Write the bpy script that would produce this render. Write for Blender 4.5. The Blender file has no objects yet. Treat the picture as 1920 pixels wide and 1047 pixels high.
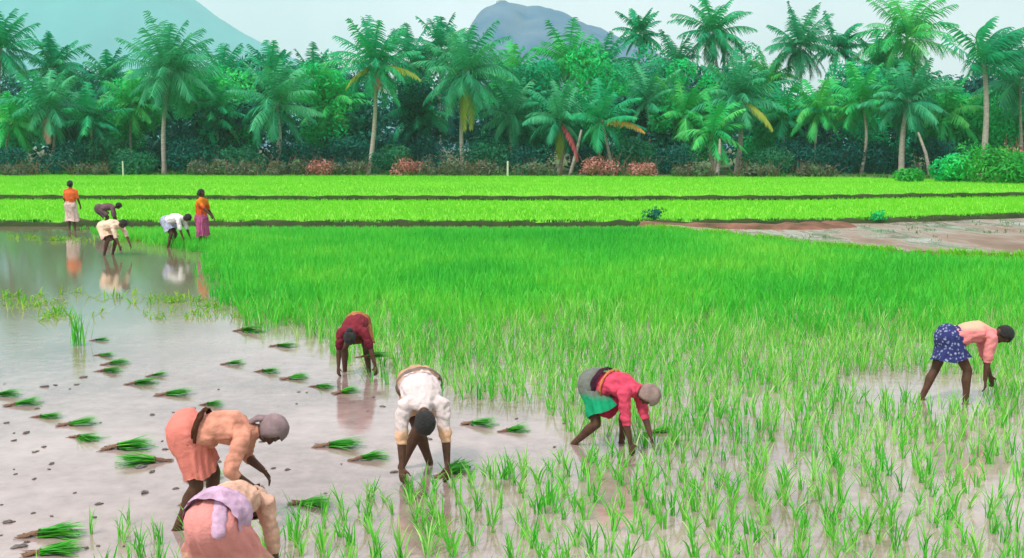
import bpy, bmesh, math, random
import numpy as np
from mathutils import Vector, Matrix, noise as mnoise
from mathutils.bvhtree import BVHTree

R = math.radians
rnd = random.Random(7)
nr = np.random.default_rng(7)
scene = bpy.context.scene
COL = scene.collection

# ------------------------------------------------------------------ camera
FPX, W0, H0, YH, CAMH = 2058.0, 1920.0, 1047.0, 275.0, 2.9
PITCH = math.atan((H0 / 2 - YH) / FPX)
cam_data = bpy.data.cameras.new("camera")
cam_data.sensor_width = 36.0
cam_data.lens = FPX / W0 * 36.0
cam_data.clip_start, cam_data.clip_end = 0.1, 12000
cam = bpy.data.objects.new("camera", cam_data)
cam.location = (0, 0, CAMH)
cam.rotation_euler = (math.pi / 2 - PITCH, 0, 0)
COL.objects.link(cam)
scene.camera = cam

# ------------------------------------------------------------------ sky, sun, exposure
SUN_EL, SUN_AZ = R(56), R(218)            # azimuth clockwise from +Y: behind the camera, to its left
world = bpy.data.worlds.new("World")
scene.world = world
world.use_nodes = True
wn, wl = world.node_tree.nodes, world.node_tree.links
wn.clear()
sky = wn.new("ShaderNodeTexSky")
sky.sky_type = 'NISHITA'
sky.sun_disc = False
sky.sun_elevation, sky.sun_rotation = SUN_EL, SUN_AZ
sky.air_density, sky.dust_density, sky.ozone_density = 1.0, 3.0, 1.0
hs = wn.new("ShaderNodeHueSaturation")
hs.inputs["Saturation"].default_value = 0.30
mx = wn.new("ShaderNodeMix"); mx.data_type = 'RGBA'
mx.inputs["Factor"].default_value = 0.72      # thin overcast veil over the clear sky
mx.inputs["B"].default_value = (7.6, 6.6, 6.7, 1)
wtc = wn.new("ShaderNodeTexCoord"); wnz = wn.new("ShaderNodeTexNoise"); wnz.inputs["Scale"].default_value = 5.0; wnz.inputs["Detail"].default_value = 5
wmr = wn.new("ShaderNodeMapRange"); wmr.inputs[1].default_value, wmr.inputs[2].default_value, wmr.inputs[3].default_value, wmr.inputs[4].default_value = .35, .65, .5, .95
wl.new(wtc.outputs["Generated"], wnz.inputs["Vector"]); wl.new(wnz.outputs[0], wmr.inputs[0]); wl.new(wmr.outputs[0], mx.inputs["Factor"])
bg = wn.new("ShaderNodeBackground")
bg.inputs["Strength"].default_value = 0.128
wo = wn.new("ShaderNodeOutputWorld")
wl.new(sky.outputs[0], hs.inputs["Color"])
wl.new(hs.outputs[0], mx.inputs["A"])
wl.new(mx.outputs["Result"], bg.inputs[0])
wl.new(bg.outputs[0], wo.inputs[0])

sun_d = bpy.data.lights.new("sun", 'SUN')
sun_d.energy, sun_d.angle, sun_d.color = 2.4, R(7), (1.0, 0.96, 0.88)
sun = bpy.data.objects.new("sun", sun_d)
sdir = Vector((math.sin(SUN_AZ) * math.cos(SUN_EL), math.cos(SUN_AZ) * math.cos(SUN_EL), math.sin(SUN_EL)))
sun.rotation_euler = sdir.to_track_quat('Z', 'Y').to_euler()
sun.location = (0, 0, 60)
COL.objects.link(sun)
vs = scene.view_settings
vs.view_transform, vs.look, vs.exposure, vs.gamma, vs.use_curve_mapping = 'Standard', 'None', 0.7, 1.0, False
scene.cycles.use_denoising = True
scene.cycles.max_bounces = 6
scene.cycles.transparent_max_bounces = 8
scene.cycles.volume_bounces = 1

# ------------------------------------------------------------------ geometry helpers
def ray(px, py):
    u, v = (px - W0 / 2) / FPX, (H0 / 2 - py) / FPX
    cp, sp = math.cos(PITCH), math.sin(PITCH)
    return Vector((u, cp + v * sp, -sp + v * cp))

def P(px, py, z=0.0):
    """the point of the level plane z that lies on this line of sight"""
    d = ray(px, py)
    return Vector((0, 0, CAMH)) + d * ((z - CAMH) / d.z)

def at_depth(px, py, y):
    d = ray(px, py)
    return Vector((0, 0, CAMH)) + d * (y / d.y)

def tag(o, label=None, cat=None, group=None, kind=None):
    if label: o["label"] = label
    if cat: o["category"] = cat
    if group: o["group"] = group
    if kind: o["kind"] = kind
    return o

def link(name, mesh, mats=None, parent=None, loc=None):
    o = bpy.data.objects.new(name, mesh)
    COL.objects.link(o)
    if mats is not None and len(mesh.materials) == 0:
        for m in (mats if isinstance(mats, (list, tuple)) else [mats]):
            mesh.materials.append(m)
    if parent: o.parent = parent
    if loc is not None: o.location = loc
    return o

def mesh_np(name, verts, quads=None, tris=None, tint=None, smooth=False):
    """verts (n,3), quads (m,4), tris (k,3); tint = one number per vertex"""
    me = bpy.data.meshes.new(name)
    verts = np.asarray(verts, np.float32).reshape(-1, 3)
    loops, starts, tot = [], [], 0
    if quads is not None and len(quads):
        q = np.asarray(quads, np.int32); loops.append(q.ravel())
        starts.append(np.arange(len(q), dtype=np.int32) * 4); tot = len(q) * 4
    if tris is not None and len(tris):
        t = np.asarray(tris, np.int32); loops.append(t.ravel())
        starts.append(tot + np.arange(len(t), dtype=np.int32) * 3)
    loops, starts = np.concatenate(loops), np.concatenate(starts)
    me.vertices.add(len(verts)); me.vertices.foreach_set("co", verts.ravel())
    me.loops.add(len(loops)); me.loops.foreach_set("vertex_index", loops)
    me.polygons.add(len(starts)); me.polygons.foreach_set("loop_start", starts)
    me.update(calc_edges=True)
    me.validate()
    if tint is not None:
        a = me.attributes.new("tint", 'FLOAT', 'POINT')
        a.data.foreach_set("value", np.asarray(tint, np.float32).ravel())
    if smooth:
        me.polygons.foreach_set("use_smooth", np.ones(len(me.polygons), bool))
    return me

class MB:
    def __init__(self): self.v, self.f = [], []
    def add(self, vs_, fs_):
        b = len(self.v)
        self.v.extend([tuple(x) for x in vs_]); self.f.extend([tuple(i + b for i in f) for f in fs_])
    def limb(self, pts, radii, lat=None, flat=1.0, n=14, caps=3):
        """closed tapered tube through pts; lat = direction of the wide axis, flat = depth / width"""
        pts = [Vector(p) for p in pts]
        fl = flat if isinstance(flat, (list, tuple)) else [flat] * len(pts)
        rings = []
        def frame(d):
            l = Vector(lat) if lat is not None else (Vector((1, 0, 0)) if abs(d.x) < .8 else Vector((0, 1, 0)))
            l = (l - d * l.dot(d))
            l = l.normalized() if l.length > 1e-5 else d.orthogonal().normalized()
            return l, d.cross(l).normalized()
        m = len(pts)
        for i, p in enumerate(pts):
            d = (pts[min(i + 1, m - 1)] - pts[max(i - 1, 0)]).normalized()
            l, w = frame(d)
            if i == 0:
                for k in range(caps, 0, -1):
                    a = k / (caps + .35) * math.pi / 2
                    rings.append((p - d * radii[0] * math.sin(a) * min(1, fl[0] * 1.1), l, w, radii[0] * math.cos(a), fl[0]))
            rings.append((p, l, w, radii[i], fl[i]))
            if i == m - 1:
                for k in range(1, caps + 1):
                    a = k / (caps + .35) * math.pi / 2
                    rings.append((p + d * radii[i] * math.sin(a) * min(1, fl[i] * 1.1), l, w, radii[i] * math.cos(a), fl[i]))
        vs_, fs_ = [], []
        for (c, l, w, r, q) in rings:
            for k in range(n):
                a = 2 * math.pi * k / n
                vs_.append(c + l * (r * math.cos(a)) + w * (r * q * math.sin(a)))
        for i in range(len(rings) - 1):
            for k in range(n):
                fs_.append((i * n + k, i * n + (k + 1) % n, (i + 1) * n + (k + 1) % n, (i + 1) * n + k))
        fs_.append(tuple(range(n - 1, -1, -1)))
        b = (len(rings) - 1) * n
        fs_.append(tuple(b + k for k in range(n)))
        self.add(vs_, fs_)
    def ell(self, c, ax, n=16, m=10):
        """ellipsoid with the three axis vectors ax"""
        vs_, fs_ = [], []
        for i in range(m + 1):
            t = math.pi * (i + .02) / (m + .04)
            for k in range(n):
                a = 2 * math.pi * k / n
                vs_.append(Vector(c) + ax[0] * (math.sin(t) * math.cos(a)) + ax[1] * (math.sin(t) * math.sin(a)) + ax[2] * math.cos(t))
        for i in range(m):
            for k in range(n):
                fs_.append((i * n + k, (i + 1) * n + k, (i + 1) * n + (k + 1) % n, i * n + (k + 1) % n))
        fs_.append(tuple(range(n))); fs_.append(tuple(m * n + k for k in range(n - 1, -1, -1)))
        self.add(vs_, fs_)
    def mesh(self, name, smooth=True):
        me = bpy.data.meshes.new(name)
        me.from_pydata(self.v, [], self.f); me.update()
        if smooth: me.polygons.foreach_set("use_smooth", np.ones(len(me.polygons), bool))
        return me

def fused(mb, name, voxel, it=3, wrinkle=0.0, wscale=9.0, stretch=None, seed=0.0):
    """the pieces of mb grown together into one continuous surface"""
    me = mb.mesh(name + "_pieces")
    bm = bmesh.new(); bm.from_mesh(me); bmesh.ops.recalc_face_normals(bm, faces=bm.faces); bm.to_mesh(me); bm.free()
    o = bpy.data.objects.new("tmp", me); COL.objects.link(o)
    r = o.modifiers.new("r", 'REMESH'); r.mode = 'VOXEL'; r.voxel_size = voxel
    s = o.modifiers.new("s", 'SMOOTH'); s.factor = .5; s.iterations = it
    bpy.context.view_layer.update()
    dg = bpy.context.evaluated_depsgraph_get()
    out = bpy.data.meshes.new_from_object(o.evaluated_get(dg))
    out.name = name
    bpy.data.objects.remove(o); bpy.data.meshes.remove(me)
    if wrinkle:
        for v in out.vertices:
            q = v.co * wscale
            if stretch is not None:
                q = q - Vector(stretch) * (q.dot(Vector(stretch)) * .7)
            q = q + Vector((seed, seed * .7, 0))
            a = mnoise.noise(q) + .5 * mnoise.noise(q * 2.1)
            v.co += v.normal * (wrinkle * (1 - 2 * abs(a)) )
    out.update()
    out.polygons.foreach_set("use_smooth", np.ones(len(out.polygons), bool))
    return out

def in_poly(x, y, poly):
    x, y = np.asarray(x), np.asarray(y)
    c = np.zeros(x.shape, bool)
    n = len(poly)
    for i in range(n):
        x1, y1 = poly[i][0], poly[i][1]; x2, y2 = poly[(i + 1) % n][0], poly[(i + 1) % n][1]
        if y1 == y2: continue
        t = (y1 > y) != (y2 > y)
        c ^= t & (x < (x2 - x1) * (y - y1) / (y2 - y1) + x1)
    return c

# ------------------------------------------------------------------ materials
def nt(name):
    m = bpy.data.materials.new(name); m.use_nodes = True
    n, l = m.node_tree.nodes, m.node_tree.links
    return m, n, l, n["Principled BSDF"], n["Material Output"]

def ramp(n, stops):
    r = n.new("ShaderNodeValToRGB")
    e = r.color_ramp.elements
    while len(e) < len(stops): e.new(0.5)
    for k, (p, c) in enumerate(stops):
        e[k].position = p; e[k].color = (*c, 1)
    return r

def noise_tex(n, l, scale, detail=4, rough=.55, coord="Object", stretch=None):
    tc = n.new("ShaderNodeTexCoord"); t = n.new("ShaderNodeTexNoise")
    t.inputs["Scale"].default_value, t.inputs["Detail"].default_value, t.inputs["Roughness"].default_value = scale, detail, rough
    if stretch:
        mp = n.new("ShaderNodeMapping"); mp.inputs["Scale"].default_value = stretch
        l.new(tc.outputs[coord], mp.inputs[0]); l.new(mp.outputs[0], t.inputs["Vector"])
    else:
        l.new(tc.outputs[coord], t.inputs["Vector"])
    return t

def leaf_mat(name, stops, transl=.35, nscale=.5, rough=.55, nmix=.5):
    m, n, l, b, out = nt(name)
    at = n.new("ShaderNodeAttribute"); at.attribute_name = "tint"
    t = noise_tex(n, l, nscale, 3)
    mixv = n.new("ShaderNodeMix"); mixv.data_type = 'FLOAT'; mixv.inputs[0].default_value = nmix
    l.new(at.outputs["Fac"], mixv.inputs[2]); l.new(t.outputs[0], mixv.inputs[3])
    r = ramp(n, stops); l.new(mixv.outputs[0], r.inputs[0])
    l.new(r.outputs[0], b.inputs["Base Color"]); b.inputs["Roughness"].default_value = rough
    b.inputs["Specular IOR Level"].default_value = .25
    tr = n.new("ShaderNodeBsdfTranslucent"); l.new(r.outputs[0], tr.inputs[0])
    ms = n.new("ShaderNodeMixShader"); ms.inputs[0].default_value = transl
    l.new(b.outputs[0], ms.inputs[1]); l.new(tr.outputs[0], ms.inputs[2]); l.new(ms.outputs[0], out.inputs[0])
    return m

def plain_mat(name, c1, c2, scale=6, rough=.85, bump=.2, bscale=None, coord="Object", spec=.3, stretch=None):
    m, n, l, b, out = nt(name)
    t = noise_tex(n, l, scale, 5, coord=coord, stretch=stretch)
    r = ramp(n, [(.3, c1), (.7, c2)]); l.new(t.outputs[0], r.inputs[0]); l.new(r.outputs[0], b.inputs["Base Color"])
    b.inputs["Roughness"].default_value = rough; b.inputs["Specular IOR Level"].default_value = spec
    if bump:
        t2 = noise_tex(n, l, bscale or scale * 3, 5, coord=coord)
        bp = n.new("ShaderNodeBump"); bp.inputs["Strength"].default_value = bump; bp.inputs["Distance"].default_value = .05
        l.new(t2.outputs[0], bp.inputs["Height"]); l.new(bp.outputs[0], b.inputs["Normal"])
    return m

def water_mat():
    """shallow muddy water: glossy film over pale mud, mud skin breaking through here and there"""
    m, n, l, b, out = nt("muddy_water")
    big = noise_tex(n, l, .35, 4); fine = noise_tex(n, l, 5.0, 6, .65)
    mud = ramp(n, [(.38, (.21, .14, .125)), (.50, (.33, .235, .22)), (.64, (.45, .34, .32))])
    mixv = n.new("ShaderNodeMix"); mixv.data_type = 'FLOAT'; mixv.inputs[0].default_value = .35
    l.new(big.outputs[0], mixv.inputs[2]); l.new(fine.outputs[0], mixv.inputs[3]); l.new(mixv.outputs[0], mud.inputs[0])
    # deeper, clearer water towards the far corner of the plot
    tc = n.new("ShaderNodeTexCoord"); sep = n.new("ShaderNodeSeparateXYZ"); l.new(tc.outputs["Object"], sep.inputs[0])
    mr = n.new("ShaderNodeMapRange"); mr.interpolation_type = 'SMOOTHSTEP'
    mr.inputs[1].default_value, mr.inputs[2].default_value = 13.0, 24.0
    l.new(sep.outputs["Y"], mr.inputs[0])
    mc = n.new("ShaderNodeMix"); mc.data_type = 'RGBA'
    mc.inputs["B"].default_value = (.20, .17, .11, 1)
    l.new(mr.outputs[0], mc.inputs["Factor"]); l.new(mud.outputs[0], mc.inputs["A"]); l.new(mc.outputs["Result"], b.inputs["Base Color"])
    rr = ramp(n, [(.35, (.035,) * 3), (.60, (.09,) * 3), (.74, (.30,) * 3)]); l.new(fine.outputs[0], rr.inputs[0])
    mrr = n.new("ShaderNodeMix"); mrr.data_type = 'FLOAT'; mrr.inputs[3].default_value = .06
    l.new(mr.outputs[0], mrr.inputs[0]); l.new(rr.outputs[0], mrr.inputs[2]); l.new(mrr.outputs[0], b.inputs["Roughness"])
    b.inputs["IOR"].default_value = 2.3
    rip = noise_tex(n, l, 3.0, 3, stretch=(1, 2.2, 1))
    bp = n.new("ShaderNodeBump"); bp.inputs["Distance"].default_value = .05
    bs = n.new("ShaderNodeMapRange"); bs.inputs[3].default_value, bs.inputs[4].default_value = .042, .016
    l.new(mr.outputs[0], bs.inputs[0]); l.new(bs.outputs[0], bp.inputs["Strength"])
    lump = noise_tex(n, l, 9.0, 5, .7)
    add = n.new("ShaderNodeMath"); add.operation = 'MULTIPLY_ADD'; add.inputs[1].default_value = .5
    l.new(lump.outputs[0], add.inputs[0]); l.new(rip.outputs[0], add.inputs[2])
    l.new(add.outputs[0], bp.inputs["Height"]); l.new(bp.outputs[0], b.inputs["Normal"])
    return m

M = {}
M["water"] = water_mat()
M["ground"] = plain_mat("earth", (.07, .06, .035), (.10, .13, .045), .05, .95, .2, 1.5)
M["field"] = plain_mat("field_soil", (.14, .46, .02), (.22, .60, .03), .25, .95, .3, 6)
M["forest_floor"] = plain_mat("forest_floor", (.05, .09, .03), (.10, .16, .045), .3, .95, .3, 3)
M["bund"] = plain_mat("shaded_bund_soil", (.014, .035, .008), (.045, .06, .016), 1.2, .95, .5, 6)  # dark greenish earth, with the shade under overhanging grass put into the colour
M["redsoil"] = plain_mat("red_soil", (.07, .045, .02), (.27, .12, .08), 1.6, .9, .9, 7)
M["clod"] = plain_mat("mud_clod", (.07, .06, .06), (.20, .175, .16), 20, .6, .5, 40)
M["mount"] = plain_mat("hazed_mountain_slope", (.0, .24, .24), (.01, .33, .31), .006, .95, 0, coord="Object")  # teal of the distant haze is partly painted into this base colour
M["hill"] = plain_mat("hazed_hill_slope", (.01, .085, .19), (.10, .16, .23), .02, .95, 0, coord="Object")  # pale blue of distance haze mixed into the slope's own colour
M["rice"] = leaf_mat("rice_leaf", [(.2, (.02, .36, .015)), (.45, (.10, .54, .035)), (.60, (.30, .66, .11)), (.82, (.62, .76, .40))], .4, .7)
M["rice_mid"] = leaf_mat("rice_leaf_dense", [(.2, (.02, .40, .035)), (.45, (.08, .60, .045)), (.72, (.27, .70, .06))], .4, .35)
M["rice_lime"] = leaf_mat("rice_leaf_lime", [(.2, (0.114, 0.460, 0.022)), (.5, (0.176, 0.600, 0.024)), (.8, (0.264, 0.660, 0.044))], .4, .12)
M["bund_grass"] = leaf_mat("bund_grass", [(.2, (.01, .08, .01)), (.6, (.04, .20, .015)), (.9, (.12, .30, .03))], .3, .6)
M["bundle"] = leaf_mat("seedling_leaf", [(.2, (.015, .24, .01)), (.5, (.06, .48, .02)), (.8, (.24, .62, .06))], .3, 3)
M["root"] = plain_mat("seedling_root", (.12, .06, .035), (.24, .14, .09), 30, .9, .4, 60)
M["weed"] = leaf_mat("weed_leaf", [(.2, (.06, .36, .02)), (.5, (.16, .45, .02)), (.8, (.42, .50, .06))], .4, 2)
M["palm"] = leaf_mat("palm_leaf", [(.15, (0.000, 0.166, 0.094)), (.45, (0.003, 0.346, 0.154)), (.68, (0.032, 0.486, 0.165)), (.92, (0.192, 0.589, 0.220))], .3, .35)
M["palm_light"] = leaf_mat("palm_leaf_light", [(.15, (0.005, 0.282, 0.088)), (.5, (0.032, 0.538, 0.132)), (.8, (0.192, 0.666, 0.143))], .3, .35)
M["palm_grey"] = leaf_mat("palm_leaf_grey", [(.15, (0.004, 0.189, 0.099)), (.5, (0.028, 0.365, 0.165)), (.8, (0.132, 0.567, 0.264))], .3, .35)
M["dry_yellow"] = leaf_mat("dry_frond_yellow", [(.2, (.22, .36, .02)), (.8, (.46, .48, .07))], .35, .6)
M["dry_orange"] = leaf_mat("dry_frond_orange", [(.2, (.28, .34, .02)), (.5, (.52, .34, .03)), (.9, (.52, .18, .05))], .35, .6)
M["dry_red"] = leaf_mat("dry_frond_red", [(.2, (.38, .04, .06)), (.8, (.55, .14, .13))], .35, .6)
M["dry_pink"] = leaf_mat("dry_frond_pink", [(.2, (.30, .14, .10)), (.8, (.50, .27, .20))], .35, .6)
M["leaf_teal"] = leaf_mat("broadleaf_teal", [(.25, (0.000, 0.192, 0.110)), (.5, (0.002, 0.435, 0.187)), (.8, (0.016, 0.640, 0.198))], .3, .28)
M["leaf_green"] = leaf_mat("broadleaf_green", [(.25, (0.000, 0.307, 0.088)), (.5, (0.006, 0.589, 0.154)), (.8, (0.072, 0.768, 0.165))], .3, .28)
M["leaf_dark"] = leaf_mat("broadleaf_dark", [(.2, (0.000, 0.060, 0.062)), (.5, (0.002, 0.129, 0.099)), (.85, (0.009, 0.223, 0.116))], .3, .28)  # dark blue-green leaves; shade of the gaps in the wood is in the colour
M["leaf_bush"] = leaf_mat("bush_leaf", [(.2, (.0, .09, .055)), (.5, (.012, .19, .085)), (.85, (.07, .28, .10))], .3, .3)
M["leaf_bright"] = leaf_mat("broadleaf_bright", [(.2, (.01, .24, .03)), (.5, (.03, .40, .05)), (.85, (.12, .50, .06))], .3, .4)
M["brush"] = leaf_mat("dry_brush", [(.2, (.36, .11, .10)), (.5, (.56, .22, .20)), (.85, (.48, .32, .24))], .2, .8)
M["bark"] = plain_mat("palm_bark", (.26, .22, .18), (.50, .44, .38), 3, .9, .5, 10, stretch=(1, 1, 4))
M["bark_dark"] = plain_mat("tree_bark", (.07, .06, .055), (.16, .13, .11), 4, .9, .5, 12)
M["post"] = plain_mat("weathered_post", (.42, .44, .34), (.58, .58, .46), 8, .9, .4, 20)
M["stone"] = plain_mat("pale_stone", (.30, .30, .30), (.42, .41, .39), .5, .9, .2, 2)

def skin_mat(name, a, b_):
    return plain_mat(name, a, b_, 14, .6, .15, 60, spec=.22)
M["skin"] = skin_mat("brown_skin", (.068, .030, .018), (.115, .055, .035))
M["skin_mid"] = skin_mat("tan_skin", (.20, .095, .06), (.27, .14, .09))
M["hair"] = plain_mat("black_hair", (.006, .006, .007), (.02, .018, .017), 60, .5, .6, 90, spec=.4, stretch=(1, 1, .2))

def cloth(name, c, v=.22, rough=.88, c2=None, worn=None):
    d = tuple(max(0, x * (1 - v * 1.6)) for x in c)
    e = c2 or tuple(min(1, x * (1 + v)) for x in c)
    return plain_mat(name, d, e, 9, rough, .42, 13, spec=.12)
def dotted_cloth(name, base, dot):
    m, n, l, b, out = nt(name)
    tc = n.new("ShaderNodeTexCoord"); vo = n.new("ShaderNodeTexVoronoi"); vo.inputs["Scale"].default_value = 24
    l.new(tc.outputs["Object"], vo.inputs["Vector"])
    r = ramp(n, [(.22, dot), (.42, base)]); l.new(vo.outputs["Distance"], r.inputs[0]); l.new(r.outputs[0], b.inputs["Base Color"])
    b.inputs["Roughness"].default_value = .9
    return m
def two_tone(name, a, b_, axis, pos, soft=.03):
    """cloth dyed in two colours along an axis of its wearer"""
    m, n, l, b, out = nt(name)
    tc = n.new("ShaderNodeTexCoord"); sep = n.new("ShaderNodeSeparateXYZ"); l.new(tc.outputs["Object"], sep.inputs[0])
    nz = noise_tex(n, l, 6, 3)
    ad = n.new("ShaderNodeMath"); ad.operation = 'MULTIPLY_ADD'; ad.inputs[1].default_value = .12
    l.new(nz.outputs[0], ad.inputs[0]); l.new(sep.outputs[axis], ad.inputs[2])
    mr = n.new("ShaderNodeMapRange"); mr.inputs[1].default_value, mr.inputs[2].default_value = pos + .06 - soft, pos + .06 + soft
    l.new(ad.outputs[0], mr.inputs[0])
    mc = n.new("ShaderNodeMix"); mc.data_type = 'RGBA'; mc.inputs["A"].default_value = (*a, 1); mc.inputs["B"].default_value = (*b_, 1)
    l.new(mr.outputs[0], mc.inputs["Factor"]); l.new(mc.outputs["Result"], b.inputs["Base Color"])
    b.inputs["Roughness"].default_value = .9; b.inputs["Specular IOR Level"].default_value = .15
    n2 = noise_tex(n, l, 13, 5); bp = n.new("ShaderNodeBump"); bp.inputs["Strength"].default_value = .42; bp.inputs["Distance"].default_value = .05
    l.new(n2.outputs[0], bp.inputs["Height"]); l.new(bp.outputs[0], b.inputs["Normal"])
    return m

# ------------------------------------------------------------------ the setting
def sheet(name, pts, z, mat, kind="structure", sub=0):
    me = bpy.data.meshes.new(name)
    me.from_pydata([(p[0], p[1], z) for p in pts], [], [tuple(range(len(pts)))]); me.update()
    if me.polygons[0].normal.z < 0: me.flip_normals()
    return tag(link(name, me, mat), kind=kind)

EXT = 4600
def terrain_ground():
    xs = np.concatenate([np.linspace(-EXT, -200, 8), np.linspace(-150, 150, 31), np.linspace(200, EXT, 8)])
    ys = np.concatenate([np.linspace(-EXT, -60, 6), np.linspace(-40, 320, 37), np.linspace(400, EXT, 8)])
    X, Y = np.meshgrid(xs, ys)
    Z = np.full_like(X, -.12) + np.where(Y > 105, .05, 0)
    n, m = X.shape
    idx = np.arange(n * m).reshape(n, m)
    q = np.stack([idx[:-1, :-1], idx[:-1, 1:], idx[1:, 1:], idx[1:, :-1]], -1).reshape(-1, 4)
    tag(link("ground", mesh_np("ground", np.stack([X, Y, Z], -1), q), M["ground"]), kind="structure")
terrain_ground()

# edges of the plots, given along the ground as seen and carried on past the frame
NEAR_BUND = [P(x, y) for x, y in ((0, 424), (300, 424), (640, 424), (1080, 424), (1220, 423), (1560, 421), (1750, 415), (1912, 409))]
NEAR_BUND = [NEAR_BUND[0] - Vector((30, 0, 0))] + NEAR_BUND + [NEAR_BUND[-1] + Vector((30, 14, 0))]
FAR_BUND = [P(x, y, .12) for x, y in ((0, 374), (500, 375), (1100, 376), (1500, 375), (1700, 371))]
FAR_BUND = [FAR_BUND[0] - Vector((40, 0, 0))] + FAR_BUND + [FAR_BUND[-1] + Vector((45, 9, 0))]
TREE_EDGE = [Vector((-110, 104, 0)), Vector((-50, 104, 0)), Vector((0, 100, 0)), Vector((30, 95, 0)), Vector((38, 83, 0)), Vector((60, 72, 0)), Vector((110, 70, 0))]

sheet("paddy_water", [(-60, -12), (60, -12), (NEAR_BUND[-1].x, NEAR_BUND[-1].y)] + [(p.x, p.y) for p in NEAR_BUND[::-1]][1:], 0.0, M["water"])
sheet("rice_field_ground", [(p.x, p.y) for p in NEAR_BUND] + [(p.x, p.y) for p in FAR_BUND[::-1]], .10, M["field"])
sheet("upper_field_ground", [(p.x, p.y) for p in FAR_BUND] + [(p.x, p.y) for p in TREE_EDGE[::-1]], .24, M["field"])
sheet("grove_floor", [(p.x, p.y) for p in TREE_EDGE] + [(160, 240), (-160, 240)], .28, M["forest_floor"])

MUD_PLOT = [P(x, y) for x, y in ((1195, 423), (1330, 420), (1560, 419), (1750, 413), (1915, 408), (2200, 398), (2200, 500), (1915, 482), (1700, 474), (1560, 464), (1400, 444), (1290, 434))]

def bund(name, line, w, h, z0, mat, seed, lip=.0, step=.35):
    """low irregular ridge of earth along a line"""
    pts = []
    for a, b in zip(line[:-1], line[1:]):
        k = max(1, int((b - a).length / step))
        pts += [a.lerp(b, i / k) for i in range(k)]
    pts.append(line[-1])
    prof = [(-.62, 0), (-.45, .55), (-.28, .95), (0, 1.08), (.3, .9), (.5, .4), (.62, 0)]
    V, Q = [], []
    for i, p in enumerate(pts):
        d = (pts[min(i + 1, len(pts) - 1)] - pts[max(i - 1, 0)]).normalized(); s = Vector((-d.y, d.x, 0))
        q = p * .8 + Vector((seed, 0, 0))
        hw = w * (1 + .35 * mnoise.noise(q)); hh = h * (1 + .7 * mnoise.noise(q * 1.7 + Vector((9, 0, 0))))
        for (a, b) in prof:
            j = mnoise.noise(p * 3 + Vector((a * 9, b * 7, seed))) * .05 + mnoise.noise(p * 1.1 + Vector((a * 3, b * 3, seed))) * .05
            V.append(p + s * (hw * a + j) + Vector((0, 0, z0 + hh * b + (j * .4 if b else -.05))))
    m = len(prof)
    for i in range(len(pts) - 1):
        for k in range(m - 1):
            Q.append((i * m + k, i * m + k + 1, (i + 1) * m + k + 1, (i + 1) * m + k))
    me = mesh_np(name, [tuple(v) for v in V], Q, smooth=True)
    return tag(link(name, me, mat), kind="structure")
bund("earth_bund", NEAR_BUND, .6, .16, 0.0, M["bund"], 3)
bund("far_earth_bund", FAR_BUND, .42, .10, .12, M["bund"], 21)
red_line = [P(x, y) for x, y in ((1205, 424), (1300, 426), (1400, 428), (1500, 428), (1570, 425))]
bund("red_earth_bank", red_line, 1.7, .15, 0.0, M["redsoil"], 41)
green_edge = [P(x, y) for x, y in ((1205, 428), (1290, 436), (1400, 446), (1560, 466), (1700, 476), (1915, 484), (2200, 502))]
bund("mud_plot_edge", green_edge, .35, .07, 0.0, M["redsoil"], 51)

def mud_plot():
    m, n, l, b, out = nt("wet_mud_plot")
    t = noise_tex(n, l, .5, 6, .62, stretch=(.75, .22, 1))
    r = ramp(n, [(.33, (.16, .095, .06)), (.46, (.25, .18, .13)), (.58, (.36, .32, .28)), (.70, (.15, .19, .10))])
    l.new(t.outputs[0], r.inputs[0]); l.new(r.outputs[0], b.inputs["Base Color"])
    r2 = ramp(n, [(.42, (.7,) * 3), (.55, (.08,) * 3), (.66, (.6,) * 3)]); l.new(t.outputs[0], r2.inputs[0]); l.new(r2.outputs[0], b.inputs["Roughness"])
    xs = np.arange(4, 36, .3); ys = np.arange(26, 56, .3)
    X, Y = np.meshgrid(xs, ys); ok = in_poly(X, Y, MUD_PLOT)
    Z = np.array([[.012 + .09 * max(0, mnoise.fractal(Vector((x * .45, y * .4, 2)), 1.0, 2.0, 5) + .05) for x in xs] for y in ys])
    Z = np.where(ok, Z, .002)
    n_, m_ = X.shape; idx = np.arange(n_ * m_).reshape(n_, m_)
    okq = ok[:-1, :-1] & ok[1:, 1:] & ok[:-1, 1:] & ok[1:, :-1]
    q = np.stack([idx[:-1, :-1], idx[:-1, 1:], idx[1:, 1:], idx[1:, :-1]], -1)[okq]
    tag(link("mud_flat", mesh_np("mud_flat", np.stack([X, Y, Z], -1), q, smooth=True), m), kind="structure")
    k = ok.ravel() & (nr.random(ok.size) < .10) & (np.array([mnoise.noise(Vector((a * .3, b * .25, 5))) for a, b in zip(X.ravel(), Y.ravel())]) > .05)
    pos = np.stack([X.ravel()[k], Y.ravel()[k], Z.ravel()[k]], -1)
    v, q, t = tufts(pos, 7, .13, .03, 2, (.2, .9), (.2, 1.0), .12, tvar=.2)
    tag(link("plot_weeds", mesh_np("plot_weeds", v, q, tint=t), M["bund_grass"]), "sparse dark weeds over the wet muddy plot", "weeds", kind="stuff")

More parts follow.
